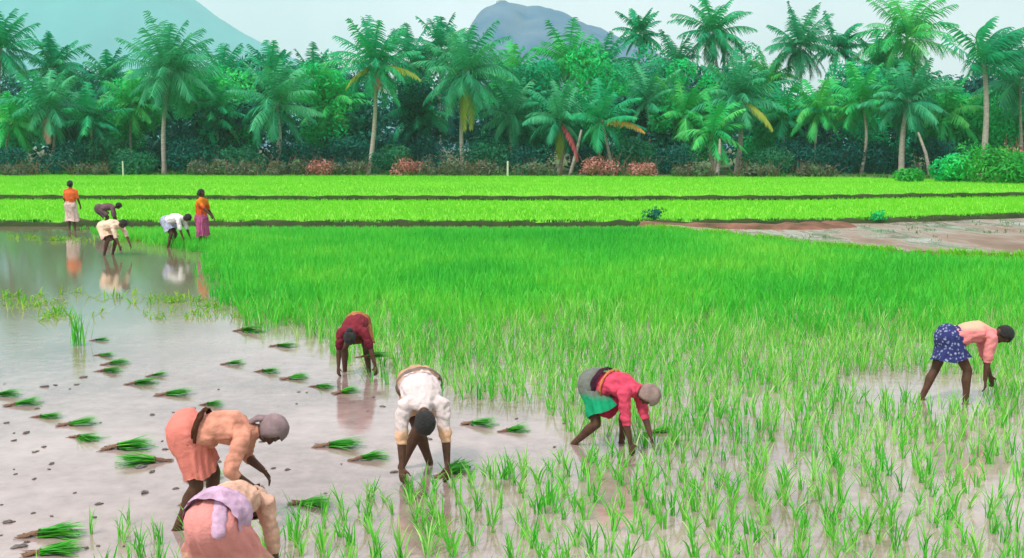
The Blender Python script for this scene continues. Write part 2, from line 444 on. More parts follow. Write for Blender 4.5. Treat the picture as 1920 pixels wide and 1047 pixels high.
def ridge(name, prof, D, depth, mat, seed, amp, nx=120, ny=40):
    """a hill whose skyline follows prof (line of sight points), its crest D metres off"""
    pts = sorted([at_depth(px, py, D) for px, py in prof], key=lambda p: p.x)
    px = np.array([p.x for p in pts]); pz = np.array([p.z for p in pts])
    xs = np.linspace(px[0], px[-1], nx); hs_ = np.interp(xs, px, pz)
    k = np.ones(5) / 5; hs_ = np.convolve(np.pad(hs_, 2, 'edge'), k, 'valid')
    V = []
    for j in range(ny):
        v = (j / (ny - 1)) * 2 - 1
        for i in range(nx):
            f = max(0, 1 - abs(v) ** 1.25)
            q = Vector((xs[i] / depth * 4, v * 3, seed))
            nz = mnoise.fractal(q, 1.0, 2.0, 5)
            z = hs_[i] * f * (1 + .22 * nz * (1 - f)) + amp * mnoise.fractal(q * 3, 1.0, 2.0, 4) * min(1, f * 2) * (.7 if abs(v) < .06 else 1)
            V.append((xs[i], D + v * depth, max(-.2, z - 2 * (f <= 0))))
    idx = np.arange(nx * ny).reshape(ny, nx)
    q = np.stack([idx[:-1, :-1], idx[:-1, 1:], idx[1:, 1:], idx[1:, :-1]], -1).reshape(-1, 4)
    return tag(link(name, mesh_np(name, V, q, smooth=True), mat), kind="structure")
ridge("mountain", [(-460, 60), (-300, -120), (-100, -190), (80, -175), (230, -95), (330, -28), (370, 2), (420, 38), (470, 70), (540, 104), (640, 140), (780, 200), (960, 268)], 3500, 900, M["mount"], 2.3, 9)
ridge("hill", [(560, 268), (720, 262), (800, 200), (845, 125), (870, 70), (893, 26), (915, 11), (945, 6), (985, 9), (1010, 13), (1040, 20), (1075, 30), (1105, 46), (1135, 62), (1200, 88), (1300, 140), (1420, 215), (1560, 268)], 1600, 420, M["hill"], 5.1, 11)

def tower():
    c = at_depth(941, 10, 1600)
    root = bpy.data.objects.new("hilltop_tower", None); COL.objects.link(root); root.location = (c.x, 1600, c.z + 1)
    tag(root, "tiny square tower on the very top of the blue hill", "tower")
    def prism(name, z0, z1, a0, a1):
        v = [(sx * a0, sy * a0, z0) for sx, sy in ((-1, -1), (1, -1), (1, 1), (-1, 1))] + [(sx * a1, sy * a1, z1) for sx, sy in ((-1, -1), (1, -1), (1, 1), (-1, 1))]
        me = bpy.data.meshes.new(name)
        me.from_pydata(v, [], [(3, 2, 1, 0), (4, 5, 6, 7), (0, 1, 5, 4), (1, 2, 6, 5), (2, 3, 7, 6), (3, 0, 4, 7)]); me.update()
        link(name, me, M["stone"], root)
    prism("base", 0, 4, 8.5, 7.5); prism("shaft", 4.0, 12, 5.2, 4.6); prism("cap", 12, 17, 5.6, .8)
tower()

# ------------------------------------------------------------------ grass and rice (vectorised blades)
def blades(base, az, lean, bend, length, width, segs, tint, twist=None):
    """curved tapering leaves: base (n,3); returns verts, quads, tint"""
    n = len(base)
    t = np.linspace(0, 1, segs + 1)
    tw = nr.uniform(-.9, .9, n) if twist is None else twist
    side = np.stack([-np.sin(az + tw), np.cos(az + tw), np.zeros(n)], -1)
    pos = np.array(base, float).copy()
    V = np.zeros((n, segs + 1, 2, 3))
    for i in range(segs + 1):
        th = lean + bend * t[i] ** 1.3
        w = width * (1 - t[i] ** 2.2) * (.55 + .9 * min(1, t[i] * 3) * .5) + width * .04
        V[:, i, 0] = pos - side * w[:, None] * .5
        V[:, i, 1] = pos + side * w[:, None] * .5
        step = (length / segs)[:, None]
        pos = pos + step * np.stack([np.cos(az) * np.sin(th), np.sin(az) * np.sin(th), np.cos(th)], -1)
    idx = np.arange(n * (segs + 1) * 2).reshape(n, segs + 1, 2)
    q = np.stack([idx[:, :-1, 0], idx[:, :-1, 1], idx[:, 1:, 1], idx[:, 1:, 0]], -1).reshape(-1, 4)
    return V.reshape(-1, 3), q, np.repeat(tint, (segs + 1) * 2)

def tufts(pos, per, hgt, wid, segs, lean=(.05, .45), bend=(.2, 1.0), spread=.02, tint=None, tvar=.18):
    """per leaves on each of the points pos (n,3); hgt/wid scalars or arrays"""
    n = len(pos)
    B = np.repeat(pos, per, 0) + np.concatenate([nr.normal(0, spread, (n * per, 2)), np.zeros((n * per, 1))], 1)
    h = np.repeat(np.broadcast_to(hgt, n), per) * nr.uniform(.65, 1.1, n * per)
    w = np.repeat(np.broadcast_to(wid, n), per) * nr.uniform(.75, 1.2, n * per)
    tn = np.repeat(nr.uniform(.3, .7, n) if tint is None else tint, per) + nr.normal(0, tvar, n * per)
    return blades(B, nr.uniform(0, 2 * np.pi, n * per), nr.uniform(*lean, n * per), nr.uniform(*bend, n * per), h, w, segs, np.clip(tn, 0, 1))

BARE = [P(x, y) for x, y in ((-400, 424), (0, 424), (150, 428), (240, 452), (385, 476), (408, 560), (470, 600), (600, 640), (700, 715), (830, 745), (960, 765),
        (1062, 778), (1085, 800), (1055, 838), (990, 868), (880, 892), (700, 925), (545, 955), (350, 1005), (230, 1000), (150, 1100), (-500, 1100))]
BARE_CORE = [P(x, y) for x, y in ((-400, 430), (120, 440), (360, 490), (390, 590), (690, 745), (960, 790), (1040, 810), (880, 870), (540, 925), (150, 1000), (-500, 1100))]
GAP = [P(x, y) for x, y in ((1600, 705), (1700, 700), (1838, 706), (1842, 762), (1730, 757), (1640, 742), (1560, 722))]
PERSON_CLEAR = [(P(1138, 838), .30), (P(1085, 845), .3), (P(790, 895), .35), (P(345, 985), .35), (P(668, 702), .4), (P(1735, 742), .25), (P(1808, 757), .25), (P(440, 1150), .5)]

def rice_points(spacing, jitter, y0, y1, margin=1.4):
    pts = []
    y = y0
    ang = R(11)
    half = y1 * .5 * margin
    gx = np.arange(-half * 1.2, half * 1.2, spacing); gy = np.arange(y0 * .5, y1 * 1.4, spacing)
    X, Y = np.meshgrid(gx, gy)
    x = X * math.cos(ang) - (Y - y0) * math.sin(ang); y = X * math.sin(ang) + (Y - y0) * math.cos(ang) + y0
    x = x.ravel() + nr.normal(0, jitter, x.size); y = y.ravel() + nr.normal(0, jitter, y.size)
    jx = np.array([mnoise.noise(Vector((a * 1.3, b * .9, 2))) for a, b in zip(x, y)]) * .55 + nr.normal(0, .14, x.size)
    k = (y >= y0) & (y < y1) & (np.abs(x) < y * .475 * margin + 1.5) & ~in_poly(x + jx, y, BARE) & ~in_poly(x + .1, y, BARE_CORE) & ~in_poly(x, y, MUD_PLOT) & ~in_poly(x, y, GAP) & ~in_poly(x, y + .9, MUD_PLOT)
    x, y = x[k], y[k]
    # the near bund closes the plot
    lim = np.interp(x, [p.x for p in NEAR_BUND], [p.y for p in NEAR_BUND]) - 1.2
    k = y < lim
    for c, r_ in PERSON_CLEAR:
        k &= (x - c.x) ** 2 + (y - c.y) ** 2 > r_ * r_
    return np.stack([x[k], y[k], np.full(k.sum(), -.02)], -1)

mud_plot()
near_pts = rice_points(.185, .03, 5.2, 20.0)
def blend(p):          # patchy changeover from the new rows to the older dense rice
    return np.clip((p[:, 1] + 1.8 * np.array([mnoise.noise(Vector((a[0] * .5, a[1] * .35, 6))) for a in p]) - 15.6) / 4.4, 0, 1)
keep = nr.random(len(near_pts)) < np.clip(.70 + (near_pts[:, 1] - 8) * .04, .70, .95) * (1 - .9 * blend(near_pts))
near_pts = near_pts[keep]
order = np.argsort(near_pts[:, 1])
near_pts = near_pts[order]
in_view = (near_pts[:, 1] > 7.3) & (np.abs(near_pts[:, 0]) < near_pts[:, 1] * .47)
single = np.zeros(len(near_pts), bool); single[np.where(in_view)[0][:300]] = True
# the 300 nearest clumps are things of their own: eight shapes, copied
clump_meshes = []
for k in range(8):
    v, q, t = tufts(np.zeros((1, 3)), 9 + k % 3, .285, .0145, 5, (.03, .42), (.2, 1.2), .014)
    me = mesh_np("rice_clump", v, q, tint=np.clip(t, 0, 1), smooth=True); me.materials.append(M["rice"])
    clump_meshes.append(me)
for i, p in enumerate(near_pts[single]):
    o = bpy.data.objects.new("rice_clump", clump_meshes[i % 8])
    o.location = p; o.rotation_euler = (rnd.uniform(-.1, .1), rnd.uniform(-.1, .1), rnd.uniform(0, 6.28))
    s = rnd.uniform(.75, 1.15); o.scale = (s, s, s * rnd.uniform(.9, 1.15))
    COL.objects.link(o)
    tag(o, "pale green rice clump standing in shallow water in the near rows", "rice plant", "transplanted rice clumps in the near rows")
rest = near_pts[~single]
v, q, t = tufts(rest, 8, .27 + .09 * np.clip((rest[:, 1] - 11) / 6, 0, 1), .0145, 4, (.03, .4), (.15, 1.0), .022, tvar=.22)
tag(link("transplanted_rice", mesh_np("transplanted_rice", v, q, tint=t, smooth=True), M["rice"]),
    "pale transplanted rice rows with water glinting between them", "rice", kind="stuff")
mid = rice_points(.225, .07, 13.0, 48.0)
mid = mid[nr.random(len(mid)) < blend(mid)]
dens = np.clip((mid[:, 1] - 15) / 6, 0, 1)
lim = np.interp(mid[:, 0], [p.x for p in NEAR_BUND], [p.y for p in NEAR_BUND])
low = np.clip((lim - mid[:, 1]) / 6, .38, 1)
for off, f in ((4.5, .75), (3.2, .6), (1.8, .42)):
    low = np.where(in_poly(mid[:, 0], mid[:, 1] + off, MUD_PLOT), np.minimum(low, f), low)
tint = .38 + .42 * np.array([mnoise.noise(Vector((p[0] * .22, p[1] * .1, 3))) for p in mid]) + nr.normal(0, .05, len(mid)) + .2 * (1 - dens)
v, q, t = tufts(mid, 12, (.34 + .07 * dens) * low, .014 + .009 * dens, 3, (.03, .5), (.1, .8), .05, tint=np.clip(tint, 0, 1), tvar=.10)
tag(link("dense_rice", mesh_np("dense_rice", v, q, tint=t, smooth=True), M["rice_mid"]),
    "dense vivid green rice filling the middle of the paddy", "rice", kind="stuff")

def field_fill(name, lineA, lineB, z, h, spacing, label):
    xs = np.arange(-62, 62, spacing); ys = np.arange(40, 106, spacing)
    X, Y = np.meshgrid(xs, ys)
    x = X.ravel() + nr.uniform(-.5, .5, X.size) * spacing; y = Y.ravel() + nr.uniform(-.5, .5, X.size) * spacing
    a = np.interp(x, [p.x for p in lineA], [p.y for p in lineA]) + .35
    b = np.interp(x, [p.x for p in lineB], [p.y for p in lineB]) - .3
    k = (y > a) & (y < b) & (np.abs(x) < y * .55)
    pos = np.stack([x[k], y[k], np.full(k.sum(), z)], -1)
    tint = .5 + .35 * np.array([mnoise.noise(Vector((p[0] * .06, p[1] * .16, 8))) for p in pos])
    v, q, t = tufts(pos, 6, h, .034, 2, (.02, .45), (.1, .7), spacing * .35, tint=np.clip(tint, 0, 1), tvar=.07)
    tag(link(name, mesh_np(name, v, q, tint=t), M["rice_lime"]), label, "rice", kind="stuff")
field_fill("young_rice", NEAR_BUND, FAR_BUND, .09, .16, .31, "lime green young rice between the two far bunds")
field_fill("upper_young_rice", FAR_BUND, TREE_EDGE, .23, .16, .42, "lime green young rice in the strip before the palms")

def line_grass(name, line, z, n, w, h, wid, label, mat, off=0.0):
    L = [(b - a).length for a, b in zip(line[:-1], line[1:])]; T = sum(L)
    out = []
    for _ in range(n):
        s = rnd.uniform(0, T); i = 0
        while s > L[i] and i < len(L) - 1: s -= L[i]; i += 1
        p = line[i].lerp(line[i + 1], s / L[i])
        g = mnoise.noise(p * .6 + Vector((4, 4, 0)))
        if g < -.15 and rnd.random() < .7: continue
        out.append((p.x + rnd.gauss(0, .05), p.y + off + rnd.gauss(0, w), z))
    out = np.array(out)
    v, q, t = tufts(out, 6, h, wid, 2, (.1, .7), (.2, 1.1), .06)
    tag(link(name, mesh_np(name, v, q, tint=t), mat), label, "grass", kind="stuff")
line_grass("bund_grass", NEAR_BUND, .12, 1700, .2, .15, .03, "dark short grass along the near bund", M["bund_grass"], .1)
line_grass("far_bund_grass", FAR_BUND, .22, 1500, .18, .16, .045, "dark short grass along the far bund", M["bund_grass"])
line_grass("plot_edge_grass", green_edge, .03, 700, .14, .22, .03, "yellow green grass along the edge of the muddy plot", M["rice_lime"], -.2)
line_grass("grove_edge_grass", TREE_EDGE, .28, 1500, .8, .5, .07, "green grass along the foot of the palm grove", M["bund_grass"], .6)

# ------------------------------------------------------------------ palms and trees
def frond_geo(rng, origin, az, el, length, droop, out, wind=(0, 0), leaf=.95, t0=.12, npair=24, hang=.55, wleaf=.10):
    """one feather frond: rachis strip and leaflets, appended to out = (V, Q, T)"""
    V, Q, T = out
    S = 10
    d0 = Vector((math.cos(az) * math.cos(el), math.sin(az) * math.cos(el), math.sin(el)))
    pts, dirs = [Vector(origin)], []
    d = d0.copy()
    for i in range(S):
        g = droop / S * (.5 + 1.1 * i / S)
        ax = Vector((d.y, -d.x, 0))
        if ax.length < .02: ax = Vector((math.sin(az), -math.cos(az), 0))
        d = (Matrix.Rotation(-g, 3, ax.normalized()) @ d)
        d = (d + Vector((wind[0], wind[1], 0)) * (.10 * (i / S + .3))).normalized()
        dirs.append(d.copy()); pts.append(pts[-1] + d * (length / S))
    tint0 = rng.gauss(.5, .16)
    def put(quad, tt):
        b = len(V); V.extend([tuple(x) for x in quad]); Q.append((b, b + 1, b + 2, b + 3)); T.extend([tt] * 4)
    roll = rng.uniform(-.35, .35)
    def latv(d):
        s = d.cross(Vector((0, 0, 1)))
        if s.length < .05: s = Vector((-math.sin(az), math.cos(az), 0))
        s.normalize(); u = s.cross(d).normalized()
        return s * math.cos(roll) + u * math.sin(roll), u * math.cos(roll) - s * math.sin(roll)
    for i in range(S):
        s, u = latv(dirs[i]); w0, w1 = .07 * (1 - i / S) + .015, .07 * (1 - (i + 1) / S) + .015
        put((pts[i] - s * w0, pts[i] + s * w0, pts[i + 1] + s * w1, pts[i + 1] - s * w1), min(1, tint0 + .25))
    for k in range(npair):
        t = t0 + (1 - t0) * (k + .5) / npair
        f = t * S; i = min(S - 1, int(f)); p = pts[i].lerp(pts[i + 1], f - i); d = dirs[i]
        s, u = latv(d)
        L = leaf * (math.sin(math.pi * (.18 + .74 * t)) ** .8) * rng.uniform(.85, 1.1)
        for sg in (-1, 1):
            dd = (s * sg * .85 + d * (.35 + .5 * t) + u * .12 - Vector((0, 0, hang * rng.uniform(.5, 1.3))) + Vector((wind[0], wind[1], 0)) * .35).normalized()
            w = d * (wleaf * rng.uniform(.8, 1.2))
            m_ = p + dd * L * .55 - Vector((0, 0, .02 * L)); e = p + dd * L - Vector((0, 0, .16 * L))
            tt = min(1, max(0, tint0 + rng.gauss(0, .1)))
            put((p - w * .5, p + w * .5, m_ + w * .42, m_ - w * .42), tt)
            put((m_ - w * .42, m_ + w * .42, e + w * .08, e - w * .08), tt)

def palm(top, base, label, seed, nf=24, flen=4.6, mat="palm", wind=(0.25, 0), group="coconut palms along the far edge of the field", dry=(), up=0.0, trunk_r=.17, squash=1.0):
    rng = random.Random(seed)
    root = bpy.data.objects.new("coconut_palm", None); COL.objects.link(root); root.location = base
    tag(root, label, "palm tree", group)
    tv = Vector(top) - Vector(base)
    mb = MB(); pts, rad = [], []
    bow = Vector((rng.uniform(-.5, .5), rng.uniform(-.3, .3), 0))
    K = 14
    for i in range(K + 1):
        t = i / K
        pts.append(tv * t + bow * math.sin(math.pi * t) - Vector((0, 0, .3 if i == 0 else 0)))
        rad.append((trunk_r * 1.3 if i == 0 else trunk_r * (.98 - .33 * t)) * (1 + (.05 if i % 2 else 0)))
    mb.limb(pts, rad, n=10, caps=1)
    link("trunk", mb.mesh("trunk"), M["bark"], root)
    out = ([], [], [])
    nf = int(nf * 1.4)
    for k in range(nf):
        f = (k + .5) / nf
        el = R(86) - f ** 1.0 * R(136 - up) + rng.gauss(0, .07)
        az = k * 2.39996 + rng.gauss(0, .2)
        L = flen * rng.uniform(.8, 1.1) * (.92 + .2 * math.sin(math.pi * min(1, f * 1.1 + .1)))
        frond_geo(rng, tv + Vector((0, 0, rng.uniform(-.2, .25))), az, el, L, R(46) * rng.uniform(.5, 1.5) * (.55 + 1.1 * min(f, .5)) * squash, out, wind, leaf=flen * .26, wleaf=.13, npair=28, hang=.75)
    me = mesh_np("crown", out[0], out[1], tint=out[2]); link("crown", me, M[mat], root)
    for (az, el, L, m_) in dry:
        o2 = ([], [], [])
        frond_geo(rng, tv - Vector((0, .3, .1)), R(az), R(el), L * 1.15, R(45), o2, (0, 0), leaf=flen * .2, hang=.8, wleaf=.2)
        link("dry_frond", mesh_np("dry_frond", o2[0], o2[1], tint=o2[2]), M[m_], root)
    return root

GZ = .28
def ground_at(px, depth): 
    d = ray(px, 330); return Vector((d.x / d.y * depth, depth, GZ))
# crown centre px, py, base px, depth, label, options
PALMS = [
 (2, 92, 8, 116, "palm cut by the left edge of the view, only right half seen", dict(mat="palm", nf=20)),
 (100, 128, 104, 122, "dark palm with upright fronds above the standing woman in orange", dict(mat="palm", nf=20, flen=4.2, up=20)),
 (318, 132, 309, 108, "broad tall palm with pale bare trunk left of the grove, drooping skirt of fronds", dict(nf=30, flen=5.4, mat="palm_grey", trunk_r=.26)),
 (512, 142, 516, 119, "dark palm with short upright fronds against the pale mountain foot", dict(nf=18, flen=3.8, up=30)),
 (92, 204, 90, 107, "low spreading palm at the left with a reddish dead frond hanging", dict(nf=22, flen=4.6, mat="palm_grey", dry=((-70, -35, 3.4, "dry_pink"),), up=-6)),
 (518, 196, 520, 107, "low bushy palm with grey heart and long fronds arching right", dict(nf=22, flen=4.9, mat="palm_grey", wind=(.45, 0))),
 (704, 122, 692, 105, "slender palm with whitest trunk and yellowing fronds below its crown", dict(nf=24, flen=4.6, trunk_r=.24, dry=((-20, 4, 4.4, "dry_yellow"), (210, -15, 3.2, "dry_yellow"), (-75, -45, 2.0, "dry_pink")))),
 (872, 136, 868, 107, "big palm with two yellow fronds hanging straight down its trunk", dict(nf=30, flen=5.2, mat="palm_grey", trunk_r=.22, dry=((-100, -68, 4.8, "dry_yellow"), (-58, -58, 4.8, "dry_yellow")))),
 (1068, 122, 1075, 118, "light green palm standing before the right slope of the blue hill", dict(nf=22, flen=4.6, mat="palm_light", up=10)),
 (1200, 64, 1200, 128, "small dark palm head rising alone right of the blue hill", dict(nf=18, flen=3.2, mat="palm")),
 (1338, 62, 1340, 122, "tall palm whose crown touches the top, curled tips on its left", dict(nf=24, flen=4.6, mat="palm", squash=1.5)),
 (1384, 184, 1380, 107, "palm with a dark heart and stout pale trunk, one yellow green frond", dict(nf=24, flen=4.6, mat="palm_grey", trunk_r=.27, dry=((-45, -18, 4.4, "dry_yellow"),))),
 (1500, 88, 1510, 120, "grey green palm with sky showing through its drooping lower fronds", dict(nf=24, flen=4.6, mat="palm_grey")),
 (1572, 92, 1560, 124, "dark palm swept right beside the gap of sky", dict(nf=16, flen=3.8, mat="palm", wind=(.7, 0), up=25)),
 (1534, 206, 1531, 108, "young palm with thin trunk and sparse green crown", dict(nf=15, flen=3.7, mat="palm_light", trunk_r=.17)),
 (1617, 190, 1614, 106, "palm with straight thin trunk and yellow green crown", dict(nf=20, flen=3.9, mat="palm_light", trunk_r=.18, dry=((150, -20, 2.8, "dry_yellow"),))),
 (1700, 72, 1720, 118, "tallest palm of the right half, its wide crown leaving the top of the view", dict(nf=30, flen=5.6, mat="palm_light", squash=1.35)),
 (1702, 188, 1690, 103, "palm with pale double-thick trunk and grey lower crown under the tallest one", dict(nf=24, flen=4.3, mat="palm_grey", trunk_r=.30, dry=((-25, -55, 3.4, "dry_pink"),))),
 (1846, 122, 1840, 100, "windblown palm at the right with fronds swept right and one bare spear left", dict(nf=22, flen=5.0, mat="palm", wind=(2.2, 0), trunk_r=.30, up=45, dry=((190, 60, 5.4, "palm"),))),
 (1050, 226, 1046, 106, "low palm with slanting trunks before it and a crimson frond on its right", dict(nf=18, flen=4.0, mat="palm_grey", trunk_r=.2, dry=((-95, -60, 3.2, "dry_yellow"), (-62, -28, 4.4, "dry_red"), (-48, -38, 3.8, "dry_red")))),
 (1128, 226, 1150, 104, "low palm with an orange and yellow frond arching to the right", dict(nf=16, flen=3.9, mat="palm", dry=((-40, 8, 4.4, "dry_orange"),))),
 (1336, 250, 1345, 103, "short palm with pale fronds low to the ground by the stout trunk", dict(nf=14, flen=3.7, mat="palm_light", trunk_r=.16)),
 (1912, 150, 1916, 104, "palm cut by the right edge of the view", dict(nf=20, flen=4.4, mat="palm_grey", wind=(.5, 0))),
 (770, 118, 772, 125, "far palm half hidden between the white trunk palm and the big one", dict(nf=20, flen=4.4, mat="palm")),
 (1270, 128, 1268, 124, "far palm with narrow crown just left of the curled tip palm", dict(nf=18, flen=4.2, mat="palm_grey")),
 (420, 150, 426, 121, "far palm leaning out from behind the broad tall palm", dict(nf=20, flen=4.5, mat="palm", wind=(.5, 0))),
 (1440, 150, 1436, 123, "far light palm in the dip left of the sky gap", dict(nf=16, flen=3.8, mat="palm_light")),
 (250, 196, 254, 112, "middle tier palm just left of the broad tall palm's trunk", dict(nf=18, flen=4.0, mat="palm_light", trunk_r=.15)),
 (400, 214, 404, 111, "middle tier palm right of the broad tall palm's trunk", dict(nf=18, flen=4.2, mat="palm", trunk_r=.15)),
 (620, 196, 622, 113, "middle tier palm left of the white trunk, fronds touching it", dict(nf=18, flen=4.2, mat="palm_light", trunk_r=.15)),
 (788, 212, 792, 112, "middle tier dark palm between the white trunk and the big palm", dict(nf=18, flen=4.2, mat="palm", trunk_r=.15)),
 (960, 216, 962, 111, "middle tier grey palm right of the big palm with yellow fronds", dict(nf=18, flen=4.2, mat="palm_grey", trunk_r=.15)),
 (1215, 190, 1222, 112, "middle tier palm with one pale arching frond under the lone palm head", dict(nf=18, flen=4.2, mat="palm_grey", trunk_r=.15)),
 (1285, 216, 1280, 110, "middle tier green palm left of the stout trunk palm", dict(nf=18, flen=4.0, mat="palm_light", trunk_r=.15)),
 (1470, 216, 1468, 110, "middle tier palm right of the stout trunk palm", dict(nf=16, flen=4.0, mat="palm", trunk_r=.15)),
 (1775, 214, 1778, 107, "middle tier palm between pale double trunk and windblown palm", dict(nf=18, flen=4.2, mat="palm_light", trunk_r=.15)),
 (170, 226, 172, 108, "middle tier palm right of the one with the reddish dead frond", dict(nf=16, flen=3.8, mat="palm", trunk_r=.14)),
 (22, 230, 20, 107, "middle tier palm at the left edge below the cut palm", dict(nf=16, flen=4.0, mat="palm_light", trunk_r=.15)),
 (828, 92, 830, 126, "far palm head touching the left crown side of the big palm", dict(nf=18, flen=4.2, mat="palm")),
 (1130, 128, 1132, 120, "far palm below the right shoulder of the blue hill", dict(nf=18, flen=4.2, mat="palm")),
 (1648, 128, 1650, 119, "far palm under the left fronds of the tallest palm", dict(nf=18, flen=4.2, mat="palm")),
 (205, 150, 206, 124, "far palm between the dark upright palm and the broad one", dict(nf=18, flen=4.0, mat="palm")),
 (590, 150, 592, 124, "far palm with feathery top left of the white trunk palm", dict(nf=18, flen=4.0, mat="palm_grey")),
 (960, 150, 958, 122, "far light green palm below the left foot of the blue hill", dict(nf=20, flen=4.4, mat="palm_light")),
]
for i, (cx, cy, bx, D, lab, kw) in enumerate(PALMS):
    palm(at_depth(cx, cy, D), ground_at(bx, D), lab, 100 + i, **kw)

def leaf_cloud(rng, lobes, n, size, flat=.8):
    """leaf sized faces through the outer volume of the lobes (c, r)"""
    w = np.array([r ** 2 for c, r in lobes]); w = w / w.sum()
    V, T = [], []
    which = rng.choice(len(lobes), n, p=w)
    C = np.array([lobes[k][0] for k in which]); Rr = np.array([lobes[k][1] for k in which])
    d = rng.normal(size=(n, 3)); d /= np.linalg.norm(d, axis=1)[:, None]
    rad = Rr * (.55 + .5 * rng.random(n) ** .6)
    p = C + d * rad[:, None] * np.array([1, 1, flat])
    u = rng.normal(size=(n, 3)); u /= np.linalg.norm(u, axis=1)[:, None]
    v = np.cross(u, d + rng.normal(scale=.5, size=(n, 3))); v /= np.maximum(1e-6, np.linalg.norm(v, axis=1))[:, None]
    s = size * rng.uniform(.6, 1.25, n)[:, None]
    q = np.stack([p - u * s, p + v * s * .42, p + u * s * 1.25 - np.array([0, 0, .25]) * s, p - v * s * .42], 1)
    lt = np.array([rng.normal(.5, .14) for _ in lobes])[which] + rng.normal(0, .1, n)
    idx = np.arange(n * 4).reshape(n, 4)
    return q.reshape(-1, 3), idx, np.clip(np.repeat(lt, 4), 0, 1)

def broadleaf(base, h, w, label, seed, mat, n=1500, size=.32, trunk=True, name="broadleaf_tree", cat="tree", group=None, low=.25):
    rng = np.random.default_rng(seed); r2 = random.Random(seed)
    root = bpy.data.objects.new(name, None); COL.objects.link(root); root.location = base
    tag(root, label, cat, group)
    lobes = []
    for k in range(13):
        a = r2.uniform(0, 6.28); rr = w * .5 * r2.uniform(.1, .75)
        z = h * (low + (1 - low) * r2.uniform(.08, .86))
        f = 1 - .5 * abs((z / h - .6)) 
        lobes.append((np.array([math.cos(a) * rr * f, math.sin(a) * rr * f, z]), w * r2.uniform(.16, .27)))
    v, q, t = leaf_cloud(rng, lobes, n, size)
    v[:, 2] = np.maximum(v[:, 2], .02)
    link("crown" if trunk else "foliage", mesh_np("crown", v, q, tint=t), M[mat], root)
    mb = MB()
    th = h * (.55 if trunk else .4)
    tr = max(.05, w * .02)
    mb.limb([(0, 0, -.3), (r2.uniform(-.2, .2), 0, th * .5), (r2.uniform(-.3, .3), r2.uniform(-.3, .3), th)], [tr * 1.3, tr, tr * .6], n=8, caps=1)
    for c, r in lobes[:7]:
        mb.limb([(0, 0, th * .45 * r2.uniform(.5, 1.3)), tuple(c * np.array([.5, .5, .85])), tuple(c)], [tr * .55, tr * .35, tr * .12], n=6, caps=1)
    link("trunk" if trunk else "stem", mb.mesh("trunk"), M["bark_dark"], root)
    return root

TREES = [  # px, top py, width m, depth, material, label
 (40, 175, 7, 112, "leaf_teal", "teal green tree filling the left edge under the cut palm"),
 (190, 118, 8, 126, "leaf_teal", "round teal tree crown between the dark upright palm and broad palm"),
 (240, 150, 7, 114, "leaf_green", "mid green tree just left of the broad palm's bare trunk"),
 (395, 130, 8, 114, "leaf_green", "mid green tree right behind the broad tall palm's crown"),
 (455, 112, 7, 128, "leaf_teal", "teal tree in the saddle below the mountain slope"),
 (590, 105, 8, 126, "leaf_teal", "teal tree with feathery top left of the white trunk palm"),
 (620, 125, 7, 113, "leaf_green", "light green rounded tree left of the white trunk palm"),
 (780, 150, 7, 112, "leaf_dark", "dark tree in the shade between white trunk palm and big palm"),
 (955, 100, 9, 122, "leaf_green", "bright green tree right of the big palm below the hill"),
 (1010, 115, 7, 114, "leaf_teal", "teal tree directly under the blue hill"),
 (1120, 90, 9, 116, "leaf_green", "large fresh green tree right of the light palm"),
 (1180, 112, 7, 126, "leaf_teal", "teal tree under the small lone palm head"),
 (1240, 90, 8, 124, "leaf_teal", "teal tree with flat top right of the small palm head"),
 (1290, 120, 7, 112, "leaf_green", "green tree with brownish lower side under the curled tip palm"),
 (1410, 85, 8, 126, "leaf_teal", "tall teal tree between curled tip palm and grey palm"),
 (1450, 170, 7, 112, "leaf_green", "green tree right of the stout trunk palm"),
 (1600, 118, 8, 114, "leaf_teal", "teal tree behind the straight thin trunk"),
 (1655, 105, 7, 124, "leaf_green", "green tree beneath the left fronds of the tallest palm"),
 (1760, 150, 8, 112, "leaf_teal", "teal tree right of the tallest palm, under open sky"),
 (1790, 190, 7, 108, "leaf_green", "green tree left of the windblown palm's trunk"),
 (1885, 175, 7, 108, "leaf_green", "green tree behind the windblown palm at the right"),
]
for i, (px, py, w, D, mat, lab) in enumerate(TREES):
    b = ground_at(px, D)
    broadleaf(b, (at_depth(px, py, D).z - GZ) * 1.06, w * 1.12, lab, 300 + i, mat, n=6000, size=.21, group="broadleaf trees among the palms", low=.12)

